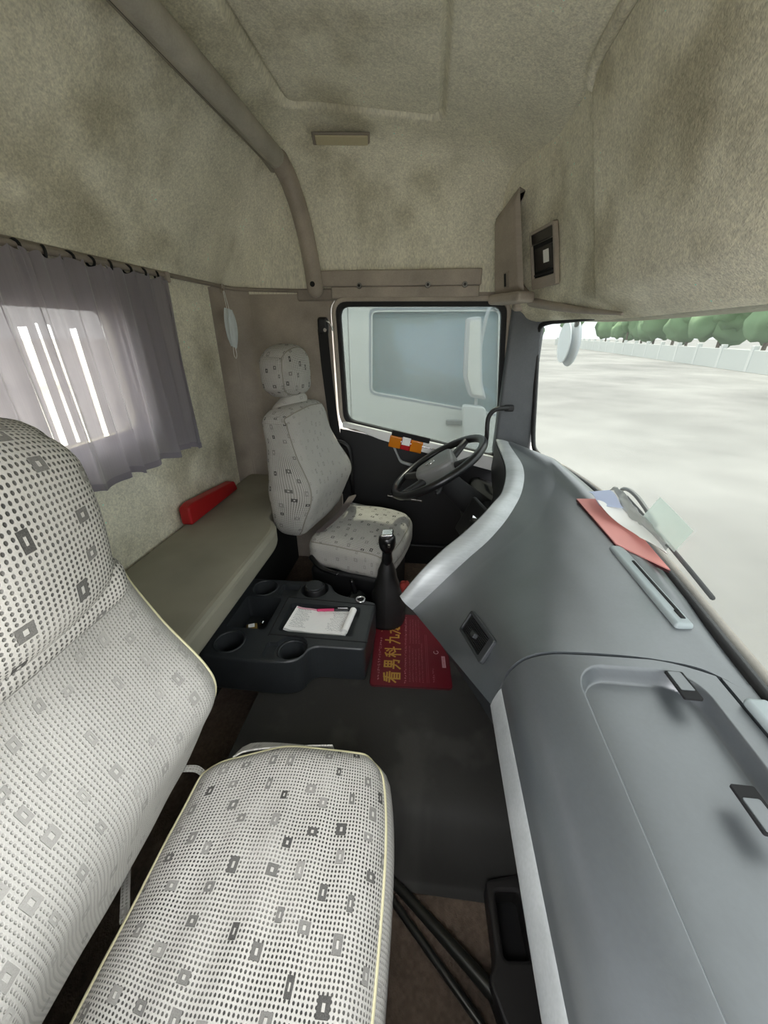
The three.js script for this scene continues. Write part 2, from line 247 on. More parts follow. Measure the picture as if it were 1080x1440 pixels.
// driver's door
const winPts = [[-0.412, 0.842], [-0.428, 1.372], [0.318, 1.368], [0.372, 0.672]];
{
  const d = structGroup('door_1', 'black driver\'s door with a pale sill under its window');
  const o = (k) => winPts.map(([x, y], i) => [x + (i < 2 ? -k : k), y + (i === 1 || i === 2 ? k : -k)]);
  const P = (n, g, m, opt) => part(d, n, g, m, opt);
  // inner lining below the window, with window opening left free
  P('door_panel', ext([[-0.455, 0.1], [-0.452, 0.8], [0.41, 0.62], [0.42, 0.1]], 0.04, 0.004).translate(0, 0, FAR - 0.045), M.black);
  P('sill_shade_strip', rbox(0.9, 0.13, 0.02, 0.008).translate(-0.02, 0.068, FAR + 0.012), M.black);  // black strip added to put the dark of the footwell into colour
  P('window_frame', ext(roundPoly(o(0.034), 0.075), 0.03, 0.006, [roundPoly(o(0.014).reverse(), 0.055)]).translate(0, 0, FAR - 0.012), M.beige, { label: 'pale metal window surround' });
  P('window_seal', ext(roundPoly(o(0.018), 0.06), 0.03, 0.005, [roundPoly(o(-0.006).reverse(), 0.045)]).translate(0, 0, FAR - 0.02), M.rubber, { label: 'black rubber window seal' });
  P('sill_trim', ext(roundPoly([[-0.43, 0.843], [0.37, 0.675], [0.37, 0.60], [-0.06, 0.705], [-0.24, 0.755], [-0.36, 0.802], [-0.43, 0.812]], 0.012), 0.03, 0.005).translate(0, 0, FAR + 0.0), M.white, { label: 'white moulded sill trim' });
  for (const k of [0.012, 0.024]) P('sill_groove', tube([[-0.42, 0.838 - k, FAR + 0.031], [0.36, 0.674 - k, FAR + 0.031]], 0.0016, 4, 6), M.blackMatt);
  P('pull_pocket', ext(roundPoly([[-0.18, 0.735], [0.06, 0.69], [0.03, 0.58], [-0.13, 0.625]], 0.02), 0.012, 0.003, [roundPoly([[-0.163, 0.722], [0.045, 0.683], [0.02, 0.598], [-0.125, 0.638]].reverse(), 0.015)]).translate(0, 0, FAR + 0.004), M.silver, { label: 'silver edged pull pocket' });
  P('shelf_strip', rbox(0.2, 0.028, 0.012, 0.004).rotateZ(-0.2).translate(-0.075, 0.772, FAR + 0.031), M.blackMatt);
  P('sill_bar', tube([[-0.17, 0.757, FAR + 0.038], [0.06, 0.71, FAR + 0.038]], 0.004, 6, 8), M.chrome);
  P('inside_handle', rbox(0.2, 0.016, 0.02, 0.006).rotateZ(-0.12).translate(-0.1, 0.42, FAR + 0.01), M.steel, { label: 'narrow grey handle low on the door' });
  P('window_glass', ext(roundPoly(o(-0.002), 0.05), 0.004).translate(0, 0, FAR - 0.012), phys({ color: 0x969b99, transmission: 1, roughness: 0.25, thickness: 0, specularIntensity: 0.5 }), { label: 'dusty side window glass' });
}
{ // passenger's door with its window rolled down: the picture is taken from just inside it
  const d = structGroup('door_2', 'passenger\'s door with its window rolled down');
  const o = (k) => winPts.map(([x, y], i) => [x + (i < 2 ? -k : k), y + (i === 1 || i === 2 ? k : -k)]);
  part(d, 'door_panel', ext([[-0.47, 0.08], [-0.485, 1.42], [0.38, 1.42], [0.45, 0.08]], 0.03, 0.004, [roundPoly(o(0.0).reverse(), 0.05)]).translate(0, 0, NEAR + 0.008), M.black);
  part(d, 'window_seal', ext(roundPoly(o(0.018), 0.06), 0.016, 0.004, [roundPoly(o(-0.006).reverse(), 0.045)]).translate(0, 0, NEAR + 0.004), M.rubber);
}
{ // three lamps of the door reflector: amber, red, amber, with a white card stuck over them
  const t = thing('door_reflector', 'amber and red reflector lamp on the driver\'s door below the sill', 'reflector', [-0.07, 0.7, FAR + 0.02]);
  for (const [x, m] of [[-0.155, M.amber], [-0.1, M.redLens], [-0.045, M.amber]]) part(t, 'lens', rbox(m === M.redLens ? 0.05 : 0.062, 0.062, 0.025, 0.006).rotateZ(-0.2).translate(x, 0.733 - (x + 0.1) * 0.2, FAR + 0.03), m, { label: m === M.redLens ? 'red lens' : 'amber lens' });
  part(t, 'card', rbox(0.042, 0.04, 0.004, 0.001).rotateZ(-0.2).translate(-0.097, 0.75, FAR + 0.046), M.paper, { label: 'white card' });
}
// header trim over the driver's door and the windscreen pillar
{
  const t = structGroup('trim_2', 'beige plastic header strip above the driver\'s door');
  part(t, 'upper_band', rbox(0.73, 0.062, 0.03, 0.006).translate(-0.155, 1.476, FAR + 0.018), M.beige);
  part(t, 'lower_band', rbox(0.66, 0.045, 0.026, 0.005).translate(-0.125, 1.422, FAR + 0.012), M.beige);
  for (const x of [-0.325, -0.02, 0.14]) { const s = part(t, 'screw', new THREE.CylinderGeometry(0.011, 0.013, 0.008, 16).rotateX(Math.PI / 2).translate(x, 1.447, FAR + 0.034), M.steel); part(s, 'screw_hole', new THREE.CylinderGeometry(0.006, 0.006, 0.004, 10).rotateX(Math.PI / 2).translate(x, 1.447, FAR + 0.038), M.blackMatt); s.children[0].position.set(0, 0, 0); }
  struct('trim_3', rbox(0.24, 0.05, 0.02, 0.012).translate(-0.5, 1.415, FAR + 0.005), M.beigeDark, 'darker beige corner piece behind the header');
}
const wsBase = spline([[0.485, 0.735, 0.12], [0.545, 0.735, -0.46], [0.592, 0.735, -0.9], [0.622, 0.735, -1.25], [0.595, 0.728, -1.62], [0.528, 0.722, -1.92]]);
const wsPts = wsBase.getSpacedPoints(120);
function wsX(z) { for (let i = 1; i < wsPts.length; i++) if (wsPts[i].z <= z) { const a = wsPts[i - 1], b = wsPts[i]; return lerp(a.x, b.x, (z - a.z) / (b.z - a.z)); } return wsPts[120].x; }
const wsAt = (h, v) => { const p = wsBase.getPointAt(v); return V(p.x - 0.055 * h, p.y + h * 0.574, p.z - 0.03 * h * v); };
{
  const w = structGroup('window_1', 'dusty windscreen in a black rubber seal');
  part(w, 'windscreen_glass', grid((u, v) => wsAt(u * 1.0, v), 10, 40, (u, v, p) => [p.z, p.y]), M.dustyGlass);
  const rim = []; for (let i = 0; i <= 40; i++) rim.push(wsAt(0.0, i / 40)); const top = []; for (let i = 0; i <= 40; i++) top.push(wsAt(1, 1 - i / 40));
  rim.pop(); rim.pop(); rim.push(wsAt(0.01, 0.972), wsAt(0.03, 0.988), wsAt(0.07, 0.996)); for (const h of [0.2, 0.4, 0.6, 0.8, 0.9]) rim.push(wsAt(h, 1)); rim.push(wsAt(0.95, 0.996), wsAt(0.985, 0.985)); top.shift(); top.shift();
  part(w, 'windscreen_seal', tube(spline(rim.concat(top)), 0.011, 260, 8), M.rubber, { label: 'black rubber seal' });
  part(w, 'cowl_strip', tube([...Array(30)].map((_, i) => wsAt(-0.02, i / 29).add(V(0.03, 0, 0))), 0.012, 60, 8), M.beige, { label: 'pale strip outside the lower edge' });
}
{ // windscreen pillar on the driver's side
  const pil = structGroup('pillar_1', 'grey plastic windscreen pillar beside the driver\'s door');
  part(pil, 'pillar_cover', ext(roundPoly([[0.345, 0.69], [0.352, 1.40], [0.494, 1.40], [0.504, 1.0], [0.526, 0.69]], 0.02), 0.05, 0.012).translate(0, 0, FAR - 0.005), std({ color: 0x5b5e61, map: clone(wear, 1.2), roughness: 0.5 }), { label: 'grey pillar cover' });
  part(pil, 'pillar_cap', rbox(0.15, 0.07, 0.08, 0.015).translate(0.425, 1.375, FAR + 0.04), M.beige, { label: 'beige cap at the top' });
  part(pil, 'plug', new THREE.TorusGeometry(0.012, 0.003, 8, 20).translate(0.452, 0.815, FAR + 0.047), M.dashDark);
  part(pil, 'plug', new THREE.TorusGeometry(0.012, 0.003, 8, 20).translate(0.425, 1.13, FAR + 0.047), M.dashDark);
}
// rear window pane and its rubber
{
  const w = structGroup('window_2', 'rear bunk window behind the curtain');
  const sh = (k) => roundPoly([[rw.z0 - k, rw.y0 - k], [rw.z0 - k, rw.y1 + k], [rw.z1 + k, rw.y1 + k], [rw.z1 + k, rw.y0 - k]], 0.05);
  part(w, 'rear_window_frame', turn(ext(sh(0.022), 0.012, 0.003, [sh(-0.004).reverse()])).translate(-0.975, 0, 0), M.rubber);
  part(w, 'rear_window_glass', turn(ext(sh(0.005), 0.004)).translate(-1.0, 0, 0), M.glass);
}
// bunk box under the mattress
struct('bunk_base', rbox(0.24, 0.445, 2.04, 0.01).translate(-0.86, 0.2225, (NEAR + FAR) / 2), M.blackMatt, 'black bunk base along the back wall');

// ───────────────────────── dashboard ─────────────────────────
const dashT = thing('dashboard', 'long grey plastic dashboard under the windscreen with a silver edge band', 'dashboard', [0.35, 0.15, -0.95]);
const lidLine = spline([[0.165, 0.638, 0], [0.17, 0.665, 0], [0.18, 0.69, 0], [0.2, 0.715, 0], [0.235, 0.731, 0], [0.28, 0.736, 0], [0.36, 0.738, 0], [0.44, 0.738, 0], [0.496, 0.736, 0]]);
const zEnd = (x) => -0.548 + 0.03 * Math.pow(Math.max(0, x - 0.4) / 0.11, 1.7);
let dashLid;
{
  const rec = { x0: 0.268, x1: 0.462, z0: -0.525, z1: -0.0, r: 0.055 };
  const f = (u, v) => {
    const p = lidLine.getPointAt(u), z = lerp(zEnd(p.x) + 0.003, 0.05, v), qx = Math.max(rec.x0 + rec.r - p.x, p.x - rec.x1 + rec.r, 0), qz = Math.max(rec.z0 + rec.r - z, z - rec.z1 + rec.r, 0), d = Math.hypot(qx, qz) - rec.r;
    return V(p.x, p.y - 0.028 * (1 - sstep(d, -0.012, 0.0)), z);
  };
  dashLid = part(dashT, 'glovebox_lid', slab((u, v) => f(1 - u, v), 240, 200, 0.02, (u, v, p) => [p.x + p.y, p.z]), M.dash, { label: 'glovebox lid with a long sunken tray' });
  for (const [x, z, q] of [[0.43, -0.493, 1], [0.413, -0.312, -1]]) { // finger latches let into the lid: dark surround, pale paddle
    const y = 0.7385;
    const l = part(dashLid, 'latch', flat(ext(roundPoly([[x - 0.016, z - 0.027], [x + 0.012, z - 0.027], [x + 0.014, z + 0.027], [x - 0.014, z + 0.027]], 0.003), 0.003, 0.0008)).translate(0, y + 0.0018, 0), M.blackMatt, { label: 'dark latch recess' });
    part(l, 'paddle', flat(ext(roundPoly([[x - 0.0135, z - 0.025 + (q < 0 ? 0.014 : 0)], [x + 0.007, z - 0.025 + (q < 0 ? 0.014 : 0)], [x + 0.01, z + 0.025 - (q > 0 ? 0.013 : 0)], [x - 0.0115, z + 0.025 - (q > 0 ? 0.013 : 0)]], 0.003), 0.002, 0.0008)).translate(0, y + 0.003, 0), M.dash);
  }
}
part(dashT, 'front_shelf', slab((u, v) => { const z0 = zEnd(0.503 + 0.045 * (1 - u)), z = lerp(z0, 0.06, v); const x0 = 0.503, x1 = wsX(z) + 0.01; return V(lerp(x1, x0, u), 0.736, z); }, 12, 40, 0.02, (u, v, p) => [p.x, p.z]), M.dash);
part(dashT, 'under_gap', rbox(0.36, 0.02, 0.7, 0.005).translate(0.39, 0.695, -0.24), M.blackMatt);
// the silver band along the passenger's edge
part(dashT, 'silver_band', slab((u, v) => { const p = spline([[0.175, 0.57, 0], [0.153, 0.584, 0], [0.151, 0.596, 0], [0.158, 0.622, 0], [0.165, 0.638, 0], [0.175, 0.645, 0]]).getPoint(1 - u); return V(p.x, p.y, lerp(-0.545, 0.06, v)); }, 20, 4, 0.008, (u, v, p) => [p.y, p.z]), M.silver, { label: 'silver edge band' });
part(dashT, 'lower_panel', slab((u, v) => { const p = spline([[0.172, 0.58, 0], [0.2, 0.5, 0], [0.27, 0.3, 0], [0.33, 0.12, 0], [0.34, 0.0, 0]]).getPoint(1 - u); return V(p.x, p.y, lerp(-0.7, 0.06, v)); }, 20, 4, 0.01, (u, v, p) => [p.y, p.z]), M.dashDark, { label: 'dark panel under the dashboard edge' });
// the wing: top and passenger side of the centre stack, from the lid's end to the band round the driver
const S = spline([[0.152, 0.585, -0.552], [0.165, 0.638, -0.552], [0.176, 0.682, -0.552], [0.199, 0.714, -0.552], [0.24, 0.732, -0.552], [0.33, 0.737, -0.552], [0.41, 0.738, -0.548], [0.48, 0.737, -0.535], [0.52, 0.736, -0.5], [0.545, 0.735, -0.46]]);
const Bd = spline([[-0.017, 0.40, -1.05], [0.045, 0.462, -1.072], [0.105, 0.52, -1.1], [0.165, 0.565, -1.14], [0.239, 0.611, -1.2], [0.315, 0.657, -1.3], [0.385, 0.7, -1.45], [0.418, 0.74, -1.63], [0.395, 0.785, -1.86], [0.525, 0.726, -1.905]]);
function wing(u, v) {
  const a = S.getPoint(u), b = Bd.getPoint(u), p = a.clone().lerp(b, v), k = Math.pow(u, 4);
  p.x += (wsX(p.z) - p.x) * k * Math.min(1, 7 * v * (1 - v)); p.y += 0.008 * 4 * v * (1 - v) * sstep(u, 0.35, 0.6) * (1 - sstep(u, 0.75, 1));
  return p;
}
const wingMesh = part(dashT, 'centre_wing', slab((u, v) => wing(u, v), 90, 70, 0.015, (u, v, p) => [p.x + p.y, p.z]), M.dash, { label: 'sweeping grey side of the centre stack' });
// silver band round the driver's recess
const Bi = spline([[-0.063, 0.44, -1.07], [0.003, 0.524, -1.1], [0.069, 0.584, -1.14], [0.136, 0.624, -1.19], [0.197, 0.658, -1.25], [0.256, 0.688, -1.33], [0.306, 0.702, -1.43], [0.345, 0.735, -1.62], [0.337, 0.789, -1.88]]);
const Bo = (t) => Bd.getPoint(t * 8 / 9);
part(dashT, 'silver_band', slab((u, v) => { const o = Bo(v), i = Bi.getPoint(v); u = 1 - u; if (u > 0.8) { const k = (u - 0.8) / 0.2; return i.clone().add(V(0.012 * k, -0.03 * k, -0.012 * k)); } const k = u / 0.8; return o.clone().lerp(i, k).add(V(-0.006, 0.006, 0.006).multiplyScalar(Math.sin(k * Math.PI))); }, 20, 70, 0.012, (u, v, p) => [p.y, p.z]), M.silver, { label: 'silver band round the driver\'s recess' });
{ // dark body below the wing
  const g = slab((u, v) => { const a = wing(0.0, v), p = a.clone(); const k = 1 - u; return V(p.x + 0.02 + 0.28 * k * k + 0.02 * k, lerp(p.y - 0.01, 0.15, k), p.z - 0.02 - 0.06 * v * k); }, 16, 40, 0.02, (u, v, p) => [p.y, p.z]);
  part(dashT, 'stack_base', g, M.dashDark, { label: 'dark foot of the centre stack' });
}
{ // fuse-box grille low on the wing
  const c = wing(0.17, 0.3), du = wing(0.27, 0.3).sub(wing(0.07, 0.3)).normalize(), dv = wing(0.17, 0.6).sub(wing(0.17, 0.1)).normalize(), n = dv.clone().cross(du).normalize(); if (n.x > 0) n.negate();
  const B4 = new THREE.Matrix4().makeBasis(dv, n.clone().cross(dv).normalize(), n).setPosition(c.clone().addScaledVector(n, 0.001));
  const put = (g) => g.applyMatrix4(B4);
  const gr = part(dashT, 'speaker_grille', put(ext(roundPoly([[-0.085, -0.03], [0.085, -0.03], [0.085, 0.03], [-0.085, 0.03]], 0.008), 0.006, 0.002, [roundPoly([[-0.062, -0.022], [0.078, -0.022], [0.078, 0.022], [-0.062, 0.022]].reverse(), 0.004)])), M.dashDark, { label: 'small ribbed vent with a knob' });
  part(gr, 'vent_back', put(rbox(0.15, 0.05, 0.003, 0.001)), M.blackMatt);
  for (let i = 0; i < 9; i++) part(gr, 'slat', put(rbox(0.134, 0.0022, 0.004, 0.0008).translate(0.008, -0.018 + i * 0.0045, 0.003)), M.black);
  part(gr, 'knob', put(rbox(0.02, 0.012, 0.012, 0.002).translate(0.0, 0.002, 0.008)), M.dashDark);
}
// defroster outlets along the windscreen
for (const [x0, z0, z1] of [[0.507, -0.935, -0.63], [0.515, -0.47, -0.16]]) {
  const y = 0.7395, zc = (z0 + z1) / 2, L = z1 - z0;
  const v = part(dashT, 'defroster_outlet', rbox(0.034, 0.016, L, 0.007).translate(x0, y + 0.004, zc), std({ color: 0x9aa3a4, roughness: 0.5 }), { label: 'long defroster outlet' });
  part(v, 'slot', rbox(0.006, 0.003, L * 0.62, 0.001).translate(x0 + 0.006, y + 0.0125, zc + 0.02), M.blackMatt);
  part(v, 'slot', rbox(0.009, 0.003, 0.025, 0.001).translate(x0 + 0.004, y + 0.0125, z1 - 0.03), M.blackMatt);
}
{ // driver's side: cluster, hood, column shroud, switches
  part(dashT, 'driver_panel', slab((u, v) => { const i = Bi.getPoint(v).add(V(0.02, -0.02, -0.012)); const q = V(0.36 - 0.15 * (1 - v) * 0, lerp(0.36, 0.62, v), lerp(-1.6, -1.955, v)); return i.lerp(q, u); }, 30, 30, 0.015, (u, v, p) => [p.z, p.y]), M.black, { label: 'black driver\'s side panel' });
  part(dashT, 'cluster_hood', slab((u, v) => { const z = lerp(-1.5, -1.96, v), a = (u - 0.5) * 2.2; return V(0.43 - 0.06 * Math.cos(a), 0.635 + 0.055 * Math.sin(a), z); }, 20, 20, 0.012, (u, v, p) => [p.z, p.y]), M.black, { label: 'black instrument hood' });
  part(dashT, 'knee_panel', rbox(0.3, 0.2, 0.74, 0.04).rotateZ(-0.35).translate(0.36, 0.44, -1.6), M.blackMatt);
  const sw = part(dashT, 'switch_panel', rbox(0.02, 0.16, 0.17, 0.01).rotateZ(-0.45).rotateY(0.25).translate(0.2, 0.575, -1.4), M.black, { label: 'black panel with ignition lock' });
  const L = V(0.175, 0.555, -1.37);
  part(sw, 'ignition_lock', new THREE.CylinderGeometry(0.02, 0.022, 0.016, 24).rotateZ(Math.PI / 2 - 0.45).translate(0.176, 0.535, -1.36), M.steel);
  part(sw, 'rotary_knob', new THREE.CylinderGeometry(0.014, 0.016, 0.022, 20).rotateZ(Math.PI / 2 - 0.45).translate(0.2, 0.598, -1.375), M.chrome);
  part(sw, 'switch_bank', rbox(0.014, 0.035, 0.05, 0.004).rotateZ(-0.45).translate(0.245, 0.62, -1.345), M.blackGloss);
}

// ───────────────────────── steering wheel ─────────────────────────
{
  const t = thing('steering_wheel', 'black four-spoke steering wheel with a grey hub in front of the driver', 'steering wheel', [0.058, 0.718, -1.65]);
  t.rotation.z = -(Math.PI / 2 - 0.535 - Math.PI / 2) - 0.0; // local y becomes the wheel's axis
  t.rotation.z = Math.atan2(0.25, 0.395);
  const o = { local: true };
  part(t, 'rim', new THREE.TorusGeometry(0.221, 0.0175, 16, 72).rotateX(Math.PI / 2), std({ color: 0x161617, roughness: 0.32 }), o);
  // hub pad: a rounded trapezoid domed towards the driver
  part(t, 'hub_pad', flat(ext(roundPoly([[-0.1, -0.055], [-0.1, 0.055], [0.03, 0.105], [0.085, 0.09], [0.085, -0.09], [0.03, -0.105]], 0.035), 0.045, 0.018)).translate(0, 0.01, 0), std({ color: 0x828280, roughness: 0.45 }), { ...o, label: 'grey hub pad' });
  for (const a of [2.55, -2.55, 0.75, -0.75]) { const c = Math.cos(a), s = Math.sin(a); part(t, 'spoke', tube([[0.05 * c, -0.02, 0.05 * s], [0.13 * c, -0.012, 0.13 * s], [0.215 * c, 0, 0.215 * s]], (k) => 0.02 - 0.006 * k, 14, 10), std({ color: 0x2a2a2b, roughness: 0.45 }), o); }
  const em = part(t, 'emblem', new THREE.TorusGeometry(0.02, 0.003, 8, 28).scale(1, 0.7, 1).rotateX(Math.PI / 2).translate(-0.02, 0.03, 0), M.chrome, { ...o, label: 'chrome oval emblem' });
  part(em, 'emblem_bar', tube([[-0.033, 0.031, -0.008], [-0.02, 0.033, 0], [-0.007, 0.031, 0.008]], 0.0026, 8, 6), M.chrome, o);
  part(dashT, 'steering_column', tube([[0, -0.045, 0], [0.02, -0.14, 0], [0.08, -0.32, 0]], (k) => 0.045 + 0.025 * k, 12, 18).rotateZ(t.rotation.z).translate(t.position.x, t.position.y, t.position.z), M.blackMatt, { label: 'black steering column shroud' });
  part(t, 'stalk', tube([[0.0, -0.055, 0.03], [-0.01, -0.05, 0.1], [-0.03, -0.05, 0.17]], (k) => 0.007 + 0.004 * k, 12, 10), M.black, o);
}

// ───────────────────────── seats ─────────────────────────
// local frame: floor under the cushion's middle, +x is the seat's front, +z the side towards the passenger's door
function makeSeat(t, k) {
  const o = { local: true }, W = k.width, D = k.depth, H = k.height, x0 = k.cushionX;
  const wob = (x, y, z, s) => (vnoise(x * 14 + s, y * 14 + 9, z * 14 + 40) - 0.5) * 2;
  const cu = softBox(D, 0.15, W, 0.05, 34, (p, a, b, c) => {
    p.y += b > 0 ? 0.018 * (1 - a * a) * (1 - c * c) - 0.012 * Math.max(0, a) ** 3 + k.ripple * Math.sin(p.x * 95 + 3 * vnoise(p.x * 9, p.z * 11, 3.3)) * (1 - c * c) * (0.3 + vnoise(p.x * 10, p.z * 10, 7.5)) : 0;
    const nb = sstep(-a, 0.1, 1.0); p.z *= 1 - k.backTaper * nb; p.x -= 0.035 * Math.abs(c) ** 3 * sstep(a, 0.2, 1);
    p.y += 0.004 * wob(p.x, p.y, p.z, 2);
    p.x += x0; p.y += H - 0.075 + k.tilt * p.x;
  });
  const cush = part(t, 'cushion', cu.faces(['py']), M.knit, { ...o, label: 'perforated knit cushion cover' });
  part(t, 'cushion_skirt', cu.faces(['px', 'nx', 'pz', 'nz', 'ny']), M.cover, o);
  // piping round the top edge of the cushion, sampled along the top face's rim
  const rimPts = []; { const p = cu.all.attributes.position, seg = 34, base = 35 * 35 * 2, at = (i, j) => V().fromBufferAttribute(p, base + j * 35 + i);
    for (let i = 0; i <= seg; i += 2) rimPts.push(at(i, 0)); for (let j = 2; j <= seg; j += 2) rimPts.push(at(seg, j)); for (let i = seg - 2; i >= 0; i -= 2) rimPts.push(at(i, seg)); for (let j = seg - 2; j > 0; j -= 2) rimPts.push(at(0, j)); }
  part(cush, 'piping', new THREE.TubeGeometry(new THREE.CatmullRomCurve3(rimPts, true), 200, 0.0028, 6, true), k.pipe, o);
  // backrest
  const Hb = k.backH, Tb = 0.15;
  const lean = (y) => -k.lean * (y - H);
  const bk = softBox(Tb, Hb, W, 0.06, 34, (p, a, b, c) => {
    const f = sstep(a, -0.3, 1); // towards the front face
    const prof = k.profile(b); // half-width factor by height
    p.z *= prof; p.x += f * (0.055 * gauss((b + 0.2) / 0.45) + 0.035 * Math.abs(c) ** 2.5 * gauss((b + 0.25) / 0.55)) - 0.03 * Math.abs(c) ** 3 * (0.4 + 0.6 * sstep(b, 0.3, 0.9));
    p.y += b > 0.8 ? -0.025 * c * c : 0;
    p.x += 0.004 * wob(p.x + 3, p.y, p.z, 5);
    const Y = H - 0.02 + (k.backY ?? 0) + Hb / 2 + p.y; p.y = Y; p.x += k.backX + lean(Y);
  });
  const back = part(t, 'backrest', bk.faces(['py', 'nx', 'pz', 'nz', 'ny']), M.knit, { ...o, label: 'perforated knit sides of the backrest' });
  part(t, 'backrest_cover', bk.faces(['px']), M.cover, { ...o, label: 'smoother off-white front cover' });
  { const p = bk.all.attributes.position, seg = 34, at = (i, j) => V().fromBufferAttribute(p, j * 35 + i), q = [];
    for (let i = 0; i <= seg; i += 2) q.push(at(i, 0)); for (let j = 2; j <= seg; j += 2) q.push(at(seg, j)); for (let i = seg - 2; i >= 0; i -= 2) q.push(at(i, seg)); for (let j = seg - 2; j > 0; j -= 2) q.push(at(0, j));
    part(back, 'piping', new THREE.TubeGeometry(new THREE.CatmullRomCurve3(q, true), 240, 0.0028, 6, true), k.pipe, o); }
  // headrest on two posts
  const top = H - 0.02 + (k.backY ?? 0) + Hb, hy = top + k.headGap + k.headH / 2;
  const hd = softBox(k.headT, k.headH, k.headW, 0.045, 26, (p, a, b, c) => { p.x += (a > 0 ? 1 : 0.6) * 0.01 * Math.sign(a) * (1 - b * b) * (1 - c * c) - 0.018 * c * c; p.z *= 1 - 0.1 * b * b + 0.02 * b; p.y += 0.02 * (1 - c * c) * Math.max(0, b) - 0.012 * c * c * b; p.x += 0.003 * wob(p.x, p.y + 4, p.z, 8); p.y += hy; p.x += k.headX + lean(hy); });
  const head = part(t, 'headrest', hd.faces(['px', 'py', 'nx', 'ny', 'pz', 'nz']), k.headMat ?? M.knit, o);
  { const p = hd.all.attributes.position, seg = 26, n = 27, f = k.headSeam, q = []; const base = { px: 0, nx: n * n }[f], at = (i, j) => V().fromBufferAttribute(p, base + j * n + i);
    for (let i = 0; i <= seg; i += 2) q.push(at(i, 0)); for (let j = 2; j <= seg; j += 2) q.push(at(seg, j)); for (let i = seg - 2; i >= 0; i -= 2) q.push(at(i, seg)); for (let j = seg - 2; j > 0; j -= 2) q.push(at(0, j));
    part(head, 'piping', new THREE.TubeGeometry(new THREE.CatmullRomCurve3(q, true), 160, 0.0022, 6, true), k.pipe, o); }
  if (k.neck <= 0.02) part(t, 'neck_strip', rbox(0.11, 0.07, 0.26, 0.03).translate(k.headX + lean(top), top + 0.002, 0), M.knit, o);
  else for (const s of [-1, 1]) part(t, 'headrest_post', tube([[k.headX + lean(top), top - 0.05, s * 0.06], [k.headX + lean(hy), hy, s * 0.06]], 0.007, 4, 10), M.steel, o);
  // collar of loose cloth where headrest and backrest covers meet
  if (k.neck > 0.02) part(t, 'neck_cloth', tube([[k.headX + lean(top) - 0.01, top - 0.03, -k.headW * 0.4], [k.headX + lean(top) + 0.02, top + 0.006, 0], [k.headX + lean(top) - 0.01, top - 0.03, k.headW * 0.4]], (v) => k.neck + 0.012 * Math.sin(v * Math.PI), 20, 12), M.cover, o);
  // base
  part(t, 'seat_base', rbox(D * 0.9, H - 0.16 - k.floor, W * 0.86, 0.03).translate(x0 - 0.03, (H - 0.15 + k.floor) / 2, 0), k.baseMat, o);
  part(t, 'seat_rail', rbox(D, 0.03, 0.05, 0.006).translate(x0, k.floor + 0.015, W * 0.3), M.steel, o);
  return t;
}
const passenger = thing('cab_chair', 'near passenger seat in off-white perforated cover, cut off by the picture\'s left edge', 'seat', [-0.22, 0, -0.23]);
makeSeat(passenger, {
  width: 0.54, depth: 0.393, height: 0.505, cushionX: 0.006, backY: -0.022, tilt: 0.03, ripple: 0.0028, backTaper: 0.2, pipe: M.piping, backH: 0.525, lean: 0.0, backX: -0.282, floor: 0.0, baseMat: M.maroon,
  profile: (b) => 0.97 - 0.05 * sstep(b, 0.1, 1) - 0.14 * sstep(-b, 0.45, 1), headH: 0.205, headW: 0.275, headT: 0.13, headX: -0.175, neck: 0.012, headGap: -0.018, headSeam: 'nx',
});
const driver = thing('cab_chair', 'far driver\'s seat with off-white cover facing the steering wheel', 'seat', [-0.29, 0, -1.61]);
driver.rotation.y = -0.2;
makeSeat(driver, {
  width: 0.46, depth: 0.40, height: 0.44, cushionX: 0.03, tilt: -0.04, ripple: 0.0008, backTaper: 0.0, pipe: M.pipingGrey, backH: 0.57, lean: 0.03, backX: -0.255, floor: 0.0, baseMat: M.black,
  profile: (b) => 1.0 - 0.24 * sstep(b, -0.45, 0.95) - 0.06 * sstep(-b, 0.5, 1), headH: 0.19, headW: 0.23, headT: 0.13, headX: -0.285, headGap: 0.015, neck: 0.03, headSeam: 'px',
});
{ // recliner levers, driver's seat
  part(driver, 'adjuster_lever', tube([[-0.14, 0.36, 0.235], [-0.08, 0.34, 0.27], [-0.0, 0.33, 0.28]], (k) => 0.012 - 0.003 * k, 12, 10), M.blackGloss, { local: true });
  part(passenger, 'cover_tab', strap([[-0.225, 0.475, -0.2], [-0.2, 0.47, -0.205], [-0.18, 0.46, -0.2]], 0.014, 0.002, [0.2, 0.2, 1]), M.cover, { local: true });
  part(passenger, 'skirt_flap', slab((u, v) => V(lerp(-0.13, 0.06, v), 0.488 - u * 0.025, -0.222 - 0.045 * Math.sqrt(v) - u * (0.028 * (1 - v) + 0.008)), 6, 14, 0.003, (u, v) => [v * 0.2, u * 0.05]), M.cover, { local: true, label: 'loose side flap of the cushion cover' });
  part(passenger, 'pull_loop', strap([[-0.245, 0.435, -0.055], [-0.215, 0.45, -0.02], [-0.19, 0.46, 0.01]], 0.013, 0.003, [1, 0, -0.8]), M.cover, { local: true, label: 'cloth tie in the gap behind the cushion' });
}

